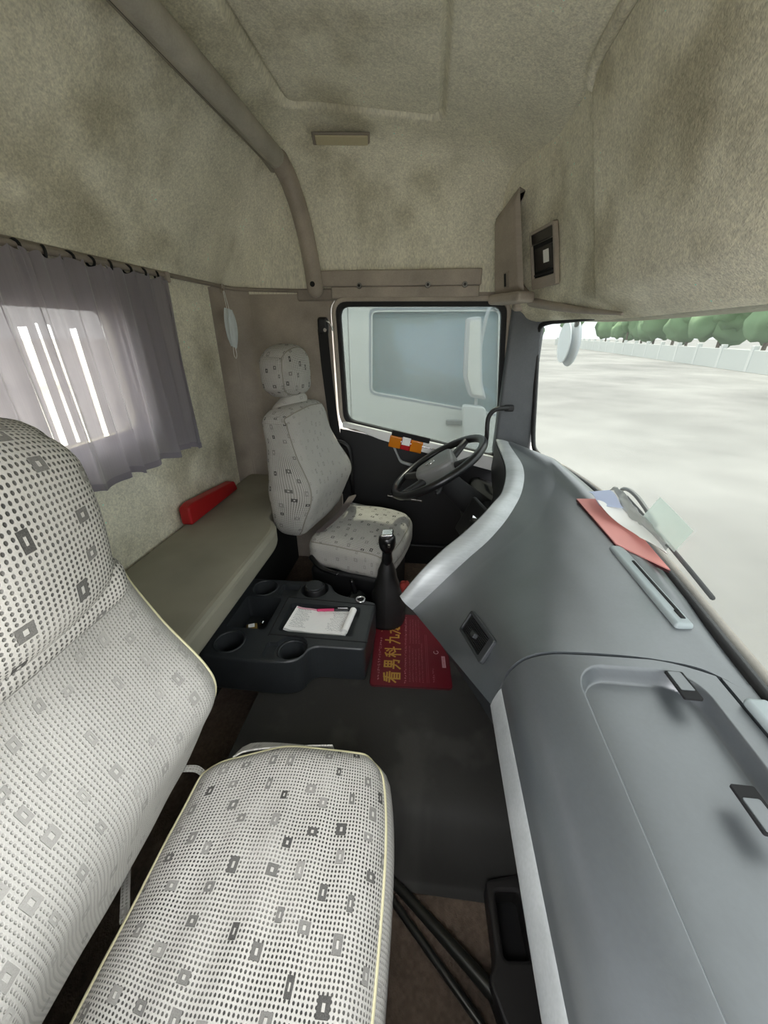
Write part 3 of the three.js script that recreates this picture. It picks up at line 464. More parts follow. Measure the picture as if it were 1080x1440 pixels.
// ───────────────────────── bunk, curtain, things on the back wall ─────────────────────────
{
  const out = roundPoly([[-0.975, 0.06], [-0.583, 0.06], [-0.58, -1.3], [-0.6, -1.38], [-0.66, -1.43], [-0.66, -1.965], [-0.975, -1.965]], [0.02, 0.03, 0.05, 0.06, 0.05, 0.03, 0.02]);
  const g = flat(ext(out.reverse(), 0.05, 0.02)).translate(0, 0.522, 0);
  single('bunk_mattress', 'grey-brown vinyl bunk mattress running behind both seats', 'mattress', g, M.bunk);
}
{
  const g = ext(roundPoly([[-1.71, 0.0], [-1.30, 0.0], [-1.30, 0.075], [-1.34, 0.085], [-1.69, 0.05]], 0.012), 0.03, 0.008);
  single('red_case', 'long red plastic case lying on the bunk against the back wall', 'case', turn(g).translate(-0.93, 0.546, 0), M.red);
}
{ // curtain: pleated sheer cloth; strips of light shaped by slits kept to the window, in ribs
  const zA = -1.5, zB = -0.5, lightSlits = [-0.84, -0.885, -0.906, -0.951, -1.016, -1.041, -1.103, -1.126];
  const al = tex(1024, (u, v) => { const z = zA + (zB - zA) * u; let a = 236 + (hash(Math.floor(u * 1024), 3, 1) - 0.5) * 12; if (v > 0.27 && v < 0.76) for (const r of lightSlits) if (Math.abs(z - r) < 0.0042) a = 40; return [a, a, a]; }, false);
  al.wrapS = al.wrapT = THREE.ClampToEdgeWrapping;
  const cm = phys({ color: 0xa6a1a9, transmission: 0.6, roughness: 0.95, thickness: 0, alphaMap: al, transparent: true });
  const f = (u, v) => { const z = lerp(zA, zB, u), ph = z * 72 + 1.3 * Math.sin(z * 23), gather = 1 - 0.35 * v; return V(-0.93 + (0.017 * Math.sin(ph) * (0.55 + 0.45 * v) + 0.006 * Math.sin(z * 190 + 2) * (1 - v)) * 1.0 + 0.02 * v, lerp(1.425 + 0.006 * Math.sin(z * 144), 0.845 + 0.008 * Math.sin(z * 40), v), z + 0.012 * Math.cos(ph) * gather * 0.8 + (u < 0.05 ? 0.04 * v : 0.02 * v * (1 - u))); };
  const c = thing('curtain', 'sheer grey-lilac pleated curtain over the rear bunk window', 'curtain', [-0.93, 0.85, -1.0]);
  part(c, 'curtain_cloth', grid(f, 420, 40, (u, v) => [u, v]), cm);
  const hem = grid((u, v) => f(u, lerp(0.965, 1.0, v)).add(V(0.0015, 0, 0)), 420, 2, (u, v) => [u, v]);
  part(c, 'hem', hem, phys({ color: 0x8f8a93, transmission: 0.35, roughness: 0.95, thickness: 0 }));
}
{
  const t = thing('curtain_rod', 'beige curtain rail with dark gathered loops above the bunk window', 'curtain rail', [-0.955, 1.42, -0.95]);
  part(t, 'rail', tube([[-0.957, 1.442, -1.515], [-0.957, 1.437, -0.9], [-0.957, 1.432, -0.35]], 0.009, 20, 10), M.beigeDark);
  part(t, 'end_bracket', rbox(0.03, 0.034, 0.022, 0.005).translate(-0.957, 1.437, -1.515), M.beige);
  for (let i = 0; i < 14; i++) { const z = -1.46 + i * 0.072; part(t, 'loop', new THREE.TorusGeometry(0.0125, 0.0035, 8, 16).rotateY(0.5 * ((i % 3) - 1)).translate(-0.953, 1.434, z), M.blackMatt); }
}
{
  const t = thing('face_mask', 'pale blue face mask hanging by its loops in the rear corner', 'mask', [-0.93, 1.1, -1.9]);
  const c = V(-0.925, 1.27, -1.9);
  part(t, 'mask_body', slab((u, v) => { const w = 0.042 * Math.pow(Math.sin(Math.PI * clamp(v * 0.86 + 0.1, 0, 1)), 0.5); return V(c.x + (u - 0.5) * w * 1.1 + 0.012 * Math.sin(u * Math.PI) + 0.003 * Math.sin(u * 26 + v * 3), c.y + 0.09 - v * 0.16 - 0.012 * u, c.z - (u - 0.5) * w * 0.5 + 0.014 * Math.sin(u * 3.1) + 0.003 * Math.cos(u * 20)); }, 24, 30, 0.002, (u, v) => [u, v]), std({ color: 0xd3dcde, roughness: 0.9 }));
  part(t, 'ear_loop', tube([[c.x - 0.012, c.y + 0.085, c.z - 0.012], [c.x - 0.022, c.y + 0.175, c.z - 0.02], [c.x - 0.018, c.y + 0.178, c.z - 0.016], [c.x + 0.006, c.y + 0.08, c.z + 0.002]], 0.0016, 30, 6), M.white);
  part(t, 'ear_loop', tube([[c.x - 0.003, c.y - 0.07, c.z], [c.x - 0.004, c.y - 0.11, c.z + 0.002], [c.x + 0.006, c.y - 0.125, c.z + 0.006], [c.x + 0.014, c.y - 0.105, c.z + 0.01], [c.x + 0.01, c.y - 0.07, c.z + 0.008]], 0.0018, 30, 6), M.white);
  single('wall_hook', 'small pale coat hook in the rear corner holding the mask', 'hook', merge([rbox(0.02, 0.035, 0.012, 0.004).translate(-0.955, 1.44, -1.93), tube([[-0.953, 1.44, -1.925], [-0.94, 1.432, -1.915], [-0.936, 1.447, -1.91]], 0.005, 10, 8)]), M.beige);
}
// ───────────────────────── roof bar, lamp, overhead cabinet ─────────────────────────
{
  const t = thing('roof_bar', 'padded beige roof bar crossing the headliner and bending down to the door header', 'roof bar', [-0.58, 1.42, -0.95]);
  part(t, 'padded_tube', tube([[-0.612, 1.852, 0.06], [-0.612, 1.852, -1.0], [-0.606, 1.852, -1.78], [-0.6, 1.845, -1.83]], 0.034, 40, 18, false), std({ color: 0xbdb8aa, map: clone(wear, 1.5), roughness: 0.7 }));
  part(t, 'rear_flange', tube([[-0.66, 1.868, 0.06], [-0.66, 1.868, -1.0], [-0.652, 1.866, -1.74], [-0.635, 1.84, -1.86]], 0.02, 40, 12, false), std({ color: 0xaca798, map: clone(wear, 1.5), roughness: 0.8 }));
  part(t, 'groove', tube([[-0.645, 1.842, 0.06], [-0.645, 1.842, -1.0], [-0.636, 1.84, -1.78]], 0.006, 30, 6, false), M.blackMatt);
  const e = part(t, 'end_cover', tube([[-0.6, 1.846, -1.825], [-0.588, 1.815, -1.878], [-0.565, 1.73, -1.915], [-0.545, 1.63, -1.932], [-0.53, 1.52, -1.94], [-0.522, 1.435, -1.942]], 0.036, 50, 20), M.beige, { label: 'smooth beige end cover' });
  part(e, 'screw_hole', new THREE.CylinderGeometry(0.011, 0.011, 0.01, 18).rotateX(Math.PI / 2).translate(-0.524, 1.45, -1.91), M.blackMatt);
  part(e, 'joint_collar', new THREE.TorusGeometry(0.036, 0.003, 8, 28).rotateX(0.35).translate(-0.599, 1.845, -1.83), M.beigeDark);
}
{
  const t = thing('ceiling_lamp', 'flat yellowed interior lamp in the headliner above the driver\'s door', 'lamp', [-0.36, 1.9, -1.86]);
  t.rotation.x = -0.3; t.rotation.order = 'YXZ'; t.rotation.y = 0.13; t.position.set(-0.363, 1.911, -1.855);
  const o = { local: true };
  part(t, 'lamp_base', rbox(0.215, 0.008, 0.056, 0.004), M.beigeDark, o);
  part(t, 'lamp_lens', rbox(0.195, 0.006, 0.042, 0.003).translate(0.002, -0.005, 0), M.lamp, { ...o, label: 'yellowed ribbed lens' });
  for (let i = 0; i < 16; i++) part(t.children[1], 'rib', rbox(0.003, 0.003, 0.036, 0.001).translate(-0.088 + i * 0.0118, -0.008, 0), M.lamp, o);
}
{
  const t = thing('overhead_cabinet', 'felt-covered overhead storage cabinet above the windscreen', 'cabinet', [0.45, 1.3, -0.95]);
  const prof = spline([[0.338, 1.87, 0], [0.35, 1.79, 0], [0.374, 1.68, 0], [0.398, 1.58, 0], [0.42, 1.48, 0], [0.437, 1.405, 0], [0.45, 1.362, 0], [0.472, 1.342, 0], [0.505, 1.325, 0], [0.54, 1.302, 0], [0.575, 1.29, 0], [0.605, 1.286, 0]]);
  const zC = -1.29;
  part(t, 'cabinet_body', slab((u, v) => {
    const p = prof.getPoint(1 - u), z = lerp(0.06, FAR + 0.005, v);
    const face = 1 - sstep(1 - u, 0.55, 0.9); // the upright face, not the underside
    let x = p.x + (wsX(z) - 0.62) * (1 - face) + 0.02 * sstep(-z, -zC - 0.007, -zC + 0.007) * face - 0.004 * gauss((z - zC - 0.01) / 0.009) * face * 0 + 0.014 * gauss((z - zC + 0.014) / 0.008) * face;
    x -= (0.2 * Math.max(0, -z - 1.6) + 0.35 * Math.max(0, -z - 1.82)) * (0.35 + 0.65 * face);
    const y = p.y + 0.012 * sstep(-z, 1.4, 1.9) * (1 - face);
    return V(x, y, z);
  }, 80, 420, 0.02, (u, v, p) => [p.z, p.y - p.x]), M.ceil, { label: 'felt cabinet body' });
  part(t, 'seam_bead', tube([[0.335, 1.812, 0.06], [0.336, 1.81, -0.6], [0.338, 1.806, -1.2], [0.356, 1.785, -1.29]], 0.014, 40, 10), M.ceil);
  // recess with a radio tray
  const n = V(-0.9, -0.18, 0.2), at = (y, z) => V(0.437 - (y - 1.405) * 0.232 + 0.012 - 0.2 * Math.max(0, -z - 1.6), y, z);
  const basis = () => { const ez = at(1.5, -1.6).sub(at(1.5, -1.78)).normalize(), ey = at(1.59, -1.69).sub(at(1.41, -1.69)).normalize(), nn = ez.clone().cross(ey).normalize(); return new THREE.Matrix4().makeBasis(ez, nn.clone().cross(ez).normalize(), nn).setPosition(at(1.505, -1.715)); };
  const Bm = basis(), put = (g) => g.applyMatrix4(Bm), sgn = V(0, 0, 1).transformDirection(Bm).x < 0 ? 1 : -1;
  const fr = part(t, 'tray_frame', put(ext(roundPoly([[-0.096, -0.096], [0.096, -0.096], [0.096, 0.094], [-0.096, 0.094]], 0.01), 0.012, 0.002, [roundPoly([[-0.084, -0.06], [0.084, -0.06], [0.084, 0.084], [-0.084, 0.084]].reverse(), 0.005)]).translate(0, 0, sgn > 0 ? -0.002 : -0.01)), M.beige, { label: 'beige frame of the radio slot' });
  part(fr, 'slot_back', put(rbox(0.166, 0.142, 0.004, 0.001).translate(0, 0.012, 0.002 * sgn)), M.blackMatt);
  part(fr, 'slot_lip', put(rbox(0.166, 0.03, 0.006, 0.002).translate(0, 0.068, 0.007 * sgn)), M.blackGloss);
  part(fr, 'slot_edge', put(rbox(0.166, 0.003, 0.003, 0.001).translate(0, 0.05, 0.01 * sgn)), M.steel);
  part(fr, 'radio_face', put(rbox(0.14, 0.075, 0.006, 0.003).translate(0.006, -0.002, 0.006 * sgn)), M.blackGloss, { label: 'black recessed unit' });
  part(fr, 'paper_tag', put(rbox(0.04, 0.04, 0.002, 0.0005).translate(0.03, 0.002, 0.0105 * sgn)), M.paper, { label: 'small pale sticker' });
  part(fr, 'slot_rail', put(rbox(0.16, 0.006, 0.006, 0.002).translate(0, -0.05, 0.006 * sgn)), M.black);
  // lidded compartment in the corner
  const lidAt = (a, b) => { const TL = V(0.232, 1.672, -1.945), TR = V(0.288, 1.735, -1.8), BR = V(0.352, 1.4, -1.8), BL = V(0.262, 1.398, -1.945); return TL.clone().lerp(TR, a).lerp(BL.clone().lerp(BR, a), b); };
  const lid = part(t, 'corner_lid', slab((u, v) => { const a = 1 - u, p = lidAt(a, v), e = Math.min(a, 1 - a, v, 1 - v); return p.add(V(0.012, 0.003, -0.012).multiplyScalar(1 - sstep(e, 0, 0.09))); }, 26, 30, 0.028, (u, v, p) => [p.z, p.y]), M.beige, { label: 'beige plastic lid in the corner' });
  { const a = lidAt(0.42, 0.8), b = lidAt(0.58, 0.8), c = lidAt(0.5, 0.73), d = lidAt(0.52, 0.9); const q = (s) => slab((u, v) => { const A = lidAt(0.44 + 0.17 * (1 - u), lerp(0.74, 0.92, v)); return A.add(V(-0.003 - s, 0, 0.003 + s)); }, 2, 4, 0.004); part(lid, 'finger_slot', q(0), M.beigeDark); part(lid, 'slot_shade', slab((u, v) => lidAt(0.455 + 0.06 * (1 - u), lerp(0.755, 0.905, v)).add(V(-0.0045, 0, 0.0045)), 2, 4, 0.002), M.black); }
  part(t, 'lid_base', rbox(0.09, 0.04, 0.2, 0.015).rotateY(0.5).translate(0.325, 1.385, -1.87), M.beige);
}
single('sun_visor_trim', 'tapered beige trim along the windscreen\'s top left corner', 'trim', tube([[0.395, 1.385, -1.95], [0.43, 1.362, -1.8], [0.485, 1.328, -1.55], [0.528, 1.302, -1.27]], (k) => 0.022 * (1 - k * 0.8), 30, 12).scale(1, 1, 1), M.beige);

// ───────────────────────── console between the seats and what lies in it ─────────────────────────
const CY = 0.3;
{
  const t = thing('centre_console', 'black plastic console with cup holders between the seats', 'console', [-0.43, 0.152, -1.08]);
  const ev = new Evaluator(); ev.attributes = ['position', 'normal']; ev.useGroups = false;
  const brush = (g) => { g = g.index ? g.toNonIndexed() : g; for (const k of Object.keys(g.attributes)) if (!['position', 'normal'].includes(k)) g.deleteAttribute(k); const b = new Brush(g); b.updateMatrixWorld(); return b; };
  const outline = roundPoly([[-0.705, -0.872], [-0.44, -0.868], [-0.37, -0.885], [-0.352, -0.952], [-0.168, -0.955], [-0.162, -1.205], [-0.335, -1.245], [-0.37, -1.32], [-0.72, -1.312]], [0.02, 0.05, 0.04, 0.04, 0.02, 0.015, 0.05, 0.05, 0.02]).reverse();
  let body = brush(flat(ext(outline, 0.128, 0.009)).translate(0, CY - 0.009, 0));
  const cyl = (x, z, r0, r1, d) => brush(new THREE.CylinderGeometry(r0, r1, d + 0.02, 40).translate(x, CY + 0.01 - d / 2, z));
  const box = (x0, x1, z0, z1, d, r = 0.012) => brush(flat(ext(roundPoly([[x0, z0], [x1, z0], [x1, z1], [x0, z1]], r), d + 0.02)).translate(0, CY + 0.02, 0));
  for (const c of [cyl(-0.632, -0.942, 0.046, 0.04, 0.085), cyl(-0.415, -0.94, 0.055, 0.055, 0.018), cyl(-0.413, -0.94, 0.043, 0.038, 0.085), cyl(-0.63, -1.25, 0.048, 0.042, 0.085), cyl(-0.422, -1.262, 0.056, 0.056, 0.03),
    box(-0.565, -0.485, -1.285, -1.205, 0.03), box(-0.68, -0.535, -1.19, -1.012, 0.1), box(-0.49, -0.215, -1.168, -1.01, 0.026, 0.016), box(-0.5, -0.46, -0.955, -0.885, 0.016, 0.008)]) body = ev.evaluate(body, c, SUBTRACTION);
  const g = body.geometry; g.clearGroups(); part(t, 'console_body', boxUV(g), M.console);
  // seams and raised rims
  for (const [x, z, r] of [[-0.632, -0.942, 0.05], [-0.413, -0.94, 0.046], [-0.63, -1.25, 0.051]]) part(t, 'cup_holder_ring', new THREE.TorusGeometry(r, 0.004, 8, 48).rotateX(Math.PI / 2).translate(x, x === -0.413 ? CY - 0.017 : CY - 0.001, z), M.console);
  const ash = part(t, 'ashtray', new THREE.LatheGeometry([[0, 0.012], [0.034, 0.012], [0.042, 0.008], [0.044, -0.028], [0.05, -0.03]].map((q) => new THREE.Vector2(...q)), 40).translate(-0.422, CY + 0.004, -1.262), M.black, { label: 'round black ashtray' });
  part(ash, 'ashtray_lid', new THREE.CylinderGeometry(0.033, 0.035, 0.006, 40).translate(-0.424, CY + 0.019, -1.262), M.console);
  const outl = part(t, 'socket', new THREE.TorusGeometry(0.0165, 0.0045, 10, 32).rotateX(Math.PI / 2).translate(-0.225, CY + 0.003, -1.212), M.chrome, { label: 'chrome ringed power socket' });
  part(outl, 'socket_hole', new THREE.CylinderGeometry(0.0135, 0.0135, 0.004, 24).translate(-0.225, CY + 0.002, -1.212), M.blackMatt);
  for (const [a, b] of [[[-0.512, -1.2], [-0.512, -0.985]], [[-0.512, -1.2], [-0.165, -1.186]], [[-0.51, -0.99], [-0.165, -0.988]]]) part(t, 'seam', tube([[a[0], CY, a[1]], [b[0], CY, b[1]]], 0.0022, 4, 6), M.blackMatt);
}
{ // notepad in the console tray, its sheets rolled up at the far right
  const t = thing('notepad', 'white notepad with handwriting lying in the console tray, its end rolled up', 'notepad', [-0.36, CY - 0.024, -1.08]);
  const cv = document.createElement('canvas'); cv.width = 512; cv.height = 320; const c = cv.getContext('2d'), R = rng(77);
  c.fillStyle = '#f3f2ee'; c.fillRect(0, 0, 512, 320); c.strokeStyle = '#c9cbd0'; c.lineWidth = 1.5;
  for (let y = 40; y < 310; y += 22) { c.beginPath(); c.moveTo(20, y); c.lineTo(495, y); c.stroke(); }
  c.strokeStyle = '#4a4a52'; c.lineWidth = 1.8;
  for (let y = 36; y < 300; y += 22) for (const [a, b] of [[26, 120 + R() * 50], [330 + R() * 30, 480]]) { c.beginPath(); c.moveTo(a, y); for (let x = a; x < b; x += 4 + R() * 5) c.lineTo(x, y - R() * 13 + 3); c.stroke(); }
  const pt = new THREE.CanvasTexture(cv); pt.colorSpace = THREE.SRGBColorSpace;
  const q = (u, v) => { const a = V(-0.472, 0, -1.028).lerp(V(-0.25, 0, -1.022), u), b = V(-0.462, 0, -1.15).lerp(V(-0.238, 0, -1.148), u), p = a.lerp(b, v); p.y = CY - 0.0085 + 0.016 * Math.pow(Math.max(0, 1 - u * 6), 2) * 0.6 + 0.002 * Math.sin(u * 9); return p; };
  part(t, 'page', slab((u, v) => q(u, v), 30, 8, 0.012, (u, v) => [u, v]), [std({ map: pt, roughness: 0.85 })][0]);
  const roll = (u, v) => { const a = u * Math.PI * 3.3, r = 0.012 - 0.0016 * u * 3.3 / 2, m = q(0.985, v); return V(m.x + r * Math.sin(a), m.y + 0.012 - r * Math.cos(a), m.z + (v - 0.5) * 0.006); };
  part(t, 'rolled_sheet', slab((u, v) => roll(u, v), 60, 6, 0.0012, (u, v) => [u, v]), M.paper, { label: 'rolled up sheets' });
  part(t, 'pad_binding', slab((u, v) => q(lerp(0.02, 0.5, u), lerp(0.93, 1.0, v)).add(V(0, 0.001, 0)), 12, 2, 0.001), std({ color: 0xd9a5b4, roughness: 0.7 }), { label: 'pink glued edge' });
}
{
  const t = thing('pen', 'pink and black pen lying across the top of the notepad', 'pen', [-0.34, CY, -1.14]);
  part(t, 'barrel', tube([[-0.375, CY + 0.0, -1.135], [-0.315, CY + 0.001, -1.142]], 0.0055, 6, 12), std({ color: 0xc23566, roughness: 0.4 }));
  part(t, 'cap', tube([[-0.312, CY + 0.001, -1.142], [-0.262, CY + 0.002, -1.148]], 0.006, 6, 12), M.blackGloss);
  part(t, 'clip', tube([[-0.3, CY + 0.0085, -1.144], [-0.265, CY + 0.0085, -1.148]], 0.0014, 4, 6), M.chrome);
}
{
  const t = thing('lighter', 'small brass coloured box in the deep console bin', 'lighter', [-0.6, CY - 0.1, -1.06]);
  part(t, 'case', rbox(0.04, 0.05, 0.03, 0.004).rotateY(0.4).translate(-0.605, CY - 0.05, -1.05), std({ color: 0xa58b4e, metalness: 0.6, roughness: 0.4 }));
  part(t, 'label_patch', rbox(0.022, 0.004, 0.018, 0.001).rotateY(0.4).translate(-0.605, CY - 0.023, -1.05), M.paper);
  part(t, 'wheel', new THREE.CylinderGeometry(0.007, 0.007, 0.012, 16).rotateX(Math.PI / 2).translate(-0.575, CY - 0.03, -1.075), M.chrome);
}
// ───────────────────────── gear lever, floor things ─────────────────────────
{
  const t = thing('gear_lever', 'black gear lever with a silver-capped knob rising from a leather boot', 'gear lever', [-0.128, 0.152, -1.285]);
  const x = -0.128, z = -1.285, lathe = (pts, y) => new THREE.LatheGeometry(pts.map((q) => new THREE.Vector2(...q)), 36).translate(x, y, z);
  const boot = lathe([[0.0, 0.0], [0.075, 0.0], [0.078, 0.02], [0.07, 0.05], [0.074, 0.075], [0.062, 0.105], [0.064, 0.13], [0.052, 0.16], [0.05, 0.185], [0.04, 0.215], [0.036, 0.245], [0.024, 0.28], [0.02, 0.3]], 0.153);
  { const p = boot.attributes.position; for (let i = 0; i < p.count; i++) { const k = 1 + 0.12 * (vnoise(p.getX(i) * 40, p.getY(i) * 30, p.getZ(i) * 40 + 60) - 0.5); p.setX(i, x + (p.getX(i) - x) * k); p.setZ(i, z + (p.getZ(i) - z) * k); } boot.computeVertexNormals(); }
  part(t, 'boot', boot, std({ color: 0x121110, roughness: 0.5 }), { label: 'black leather boot' });
  part(t, 'neck', lathe([[0.0, 0.27], [0.024, 0.27], [0.022, 0.3], [0.019, 0.325], [0.022, 0.345], [0.0, 0.36]], 0.153), M.blackGloss);
  const kb = part(t, 'knob', lathe([[0.0, 0.33], [0.02, 0.333], [0.03, 0.352], [0.034, 0.375], [0.032, 0.395], [0.022, 0.407], [0.0, 0.41]], 0.153).scale(1, 1, 1), M.blackGloss);
  part(kb, 'knob_cap', rbox(0.046, 0.014, 0.05, 0.006).rotateZ(0.12).translate(x, 0.563, z), M.chrome, { label: 'silver shift pattern cap' });
  part(kb, 'range_switch', rbox(0.01, 0.016, 0.014, 0.003).translate(x + 0.01, 0.53, z + 0.033), M.steel);
}
{
  const t = thing('leather_pouch', 'small crumpled black leather cover beside the gear lever boot', 'cover', [-0.262, 0.152, -1.318]);
  const s = softBox(0.11, 0.1, 0.12, 0.03, 14, (p) => { const k = 1 - 0.45 * sstep(p.y, -0.05, 0.06); p.x *= k; p.z *= k; p.x += 0.012 * (vnoise(p.x * 40 + 4, p.y * 40 + 8, p.z * 40 + 9) - 0.5); p.y += 0.05; });
  part(t, 'cover', s.faces(['px', 'nx', 'py', 'ny', 'pz', 'nz']), std({ color: 0x1c211f, roughness: 0.35 }), { local: true });
  part(t, 'lever', tube([[0, 0.08, 0], [-0.02, 0.15, -0.01]], 0.01, 6, 10), M.blackGloss, { local: true });
}
{
  const t = softBox(0.075, 0.09, 0.07, 0.03, 18, (p) => { const k = 1 - 0.4 * sstep(p.y, -0.04, 0.05); p.x *= k; p.z *= k; p.x += 0.016 * (vnoise(p.x * 60 + 4, p.y * 60 + 8, p.z * 60 + 9) - 0.5); p.y += 0.012 * (vnoise(p.x * 70 + 14, p.y * 50 + 8, p.z * 60 + 3) - 0.5); });
  single('red_cloth', 'crumpled red cloth tucked behind the gear lever', 'cloth', t.faces(['px', 'nx', 'py', 'ny', 'pz', 'nz']).translate(-0.062, 0.2, -1.44), std({ color: 0xc0463f, roughness: 0.95, bumpMap: clone(feltBump, 6), bumpScale: 0.003 }));
}
{ // dark red printed mat
  const W = 1024, H = 768, cv = document.createElement('canvas'); cv.width = W; cv.height = H; const c = cv.getContext('2d'), R = rng(9);
  c.fillStyle = '#64131e'; c.fillRect(0, 0, W, H); for (let i = 0; i < 9000; i++) { c.fillStyle = R() > 0.5 ? 'rgba(255,150,160,0.05)' : 'rgba(0,0,0,0.07)'; c.fillRect(R() * W, R() * H, 3, 3); }
  const G = { // strokes of the six large characters on a 100 x 100 cell
    kan: [[[20, 12], [78, 6]], [[15, 24], [85, 24]], [[8, 39], [92, 39]], [[52, 8], [40, 44], [8, 74]], [[36, 52], [36, 98], [82, 98], [82, 52], [36, 52]], [[36, 67], [82, 67]], [[36, 82], [82, 82]]],
    nan: [[[25, 6], [25, 46], [75, 46], [75, 6], [25, 6]], [[25, 26], [75, 26]], [[50, 6], [50, 46]], [[12, 60], [86, 60], [80, 92], [66, 90]], [[48, 48], [40, 74], [12, 98]]],
    ke: [[[40, 6], [12, 16]], [[8, 32], [48, 32]], [[28, 12], [28, 98]], [[28, 36], [8, 66]], [[28, 40], [46, 58]], [[60, 14], [70, 24]], [[57, 36], [67, 46]], [[54, 66], [98, 56]], [[82, 4], [82, 98]]],
    jiu: [[[12, 34], [66, 34], [66, 88], [94, 88], [94, 72]], [[38, 6], [34, 50], [8, 96]]],
    long: [[[10, 36], [92, 30]], [[44, 6], [42, 40], [8, 96]], [[56, 34], [56, 90], [92, 90], [92, 74]], [[84, 48], [44, 82]], [[66, 8], [78, 20]]],
    hao: [[[28, 6], [12, 60], [42, 94]], [[44, 32], [36, 60], [8, 96]], [[6, 36], [48, 36]], [[54, 12], [90, 12], [72, 34]], [[72, 34], [72, 94], [60, 88]], [[50, 50], [98, 50]]],
  };
  c.lineCap = 'square'; c.lineJoin = 'miter';
  const draw = (s, x, y, k) => { for (const l of s) { c.beginPath(); l.forEach(([a, b], i) => c[i ? 'lineTo' : 'moveTo'](x + a * k, y + b * k * 1.15)); c.stroke(); } };
  c.strokeStyle = '#b08a3c'; c.lineWidth = 17; let x = 40;
  for (const k of ['kan', 'nan', 'ke']) { draw(G[k], x, 118, 1.42); x += 158; } x += 30; for (const k of ['jiu', 'long', 'hao']) { draw(G[k], x, 112, 1.42); x += 150; }
  const tiny = (x0, x1, y, h, col) => { c.strokeStyle = col; c.lineWidth = Math.max(1.4, h * 0.1); for (let q = x0; q < x1; q += h * 1.12) for (let s = 0; s < 5; s++) { const a = R() * h * 0.8, b = R() * h * 0.8; c.beginPath(); c.moveTo(q + a, y + b); if (R() > 0.5) c.lineTo(q + h * 0.85 * R(), y + b); else c.lineTo(q + a, y + h * 0.85 * R()); c.stroke(); } };
  tiny(70, 640, 60, 30, '#b98a90'); tiny(720, 860, 62, 26, '#c9a36a'); tiny(40, 980, 322, 24, '#c98c92');
  for (let k = 0; k < 5; k++) tiny(60, 470 + R() * 120, 366 + k * 31, 17, '#a9646c'); for (let k = 0; k < 4; k++) tiny(560, 930, 372 + k * 31, 17, '#a9646c');
  c.strokeStyle = '#a05560'; c.lineWidth = 2; for (const y of [536, 552]) { c.beginPath(); c.moveTo(60, y); c.lineTo(700, y); c.stroke(); }
  c.fillStyle = '#b98f93'; c.fillRect(250, 690, 150, 36); tiny(262, 380, 698, 18, '#7d1526');
  tiny(70, 230, 590, 22, '#b07a80'); c.strokeStyle = '#c7a9ab'; c.lineWidth = 6; c.beginPath(); c.arc(450, 640, 22, 0.4, 5.2); c.stroke();
  const mt = new THREE.CanvasTexture(cv); mt.colorSpace = THREE.SRGBColorSpace;
  const t = thing('printed_mat', 'dark red rubber mat printed with large gold characters on the floor', 'mat', [-0.02, 0.153, -1.13]);
  t.rotation.y = 0.05;
  const L = 0.375, D = 0.285, o = { local: true };
  part(t, 'mat_base', flat(ext(roundPoly([[-D / 2, -L / 2], [D / 2, -L / 2], [D / 2, L / 2], [-D / 2, L / 2]], 0.018), 0.004, 0.001)).translate(0, 0.0045, 0), std({ color: 0x4c0e17, roughness: 0.6 }), o);
  const sh = new THREE.ShapeGeometry(new THREE.Shape(roundPoly([[-D / 2 + 0.003, -L / 2 + 0.003], [D / 2 - 0.003, -L / 2 + 0.003], [D / 2 - 0.003, L / 2 - 0.003], [-D / 2 + 0.003, L / 2 - 0.003]], 0.016).map((p) => new THREE.Vector2(...p))));
  { const p = sh.attributes.position, uv = sh.attributes.uv; for (let i = 0; i < p.count; i++) uv.setXY(i, 0.5 + p.getY(i) / L, 0.5 - p.getX(i) / D); }
  sh.rotateX(-Math.PI / 2).translate(0, 0.0062, 0); part(t, 'mat_print', sh, std({ map: mt, roughness: 0.45 }), { ...o, label: 'printed face with gold lettering' });
}
{ // steel bars and a moulded black bracket in the passenger's footwell
  const g = 'steel bars on the footwell floor';
  single('floor_bar', 'thin dark steel bar on the footwell floor, the one nearer the seat', 'bar', tube([[-0.06, 0.03, -0.47], [0.05, 0.03, -0.375], [0.2, 0.03, -0.245]], 0.0085, 20, 10), std({ color: 0x4a4a46, metalness: 0.7, roughness: 0.35 }), g);
  single('floor_bar', 'thicker dark steel bar on the footwell floor ending at the black bracket', 'bar', tube([[-0.05, 0.03, -0.49], [0.08, 0.034, -0.4], [0.23, 0.04, -0.29]], (k) => 0.01 + 0.006 * k, 20, 10), std({ color: 0x3d3d38, metalness: 0.6, roughness: 0.42 }), g);
  const t = thing('footwell_bracket', 'black moulded bracket with a slot in the passenger footwell corner', 'bracket', [0.24, 0, -0.4]);
  const b = ext(roundPoly([[0.19, -0.49], [0.31, -0.52], [0.32, -0.22], [0.2, -0.27], [0.175, -0.33], [0.195, -0.36]], 0.015), 0.045, 0.008, [roundPoly([[0.21, -0.47], [0.265, -0.475], [0.272, -0.368], [0.213, -0.362]].reverse(), 0.012)]);
  part(t, 'bracket_body', flat(b).translate(0, 0.06, 0), std({ color: 0x2a2827, roughness: 0.5 }));
  part(t, 'bracket_floor', rbox(0.09, 0.008, 0.14, 0.003).translate(0.24, 0.008, -0.42), M.blackMatt);
  part(t, 'bracket_rib', tube([[0.2, 0.058, -0.48], [0.202, 0.062, -0.4], [0.205, 0.06, -0.36], [0.215, 0.05, -0.3]], 0.006, 16, 8), M.black);
  part(t, 'wire', tube([[0.29, 0.06, -0.29], [0.275, 0.075, -0.3], [0.27, 0.06, -0.26]], 0.0025, 14, 6), M.steel);
}
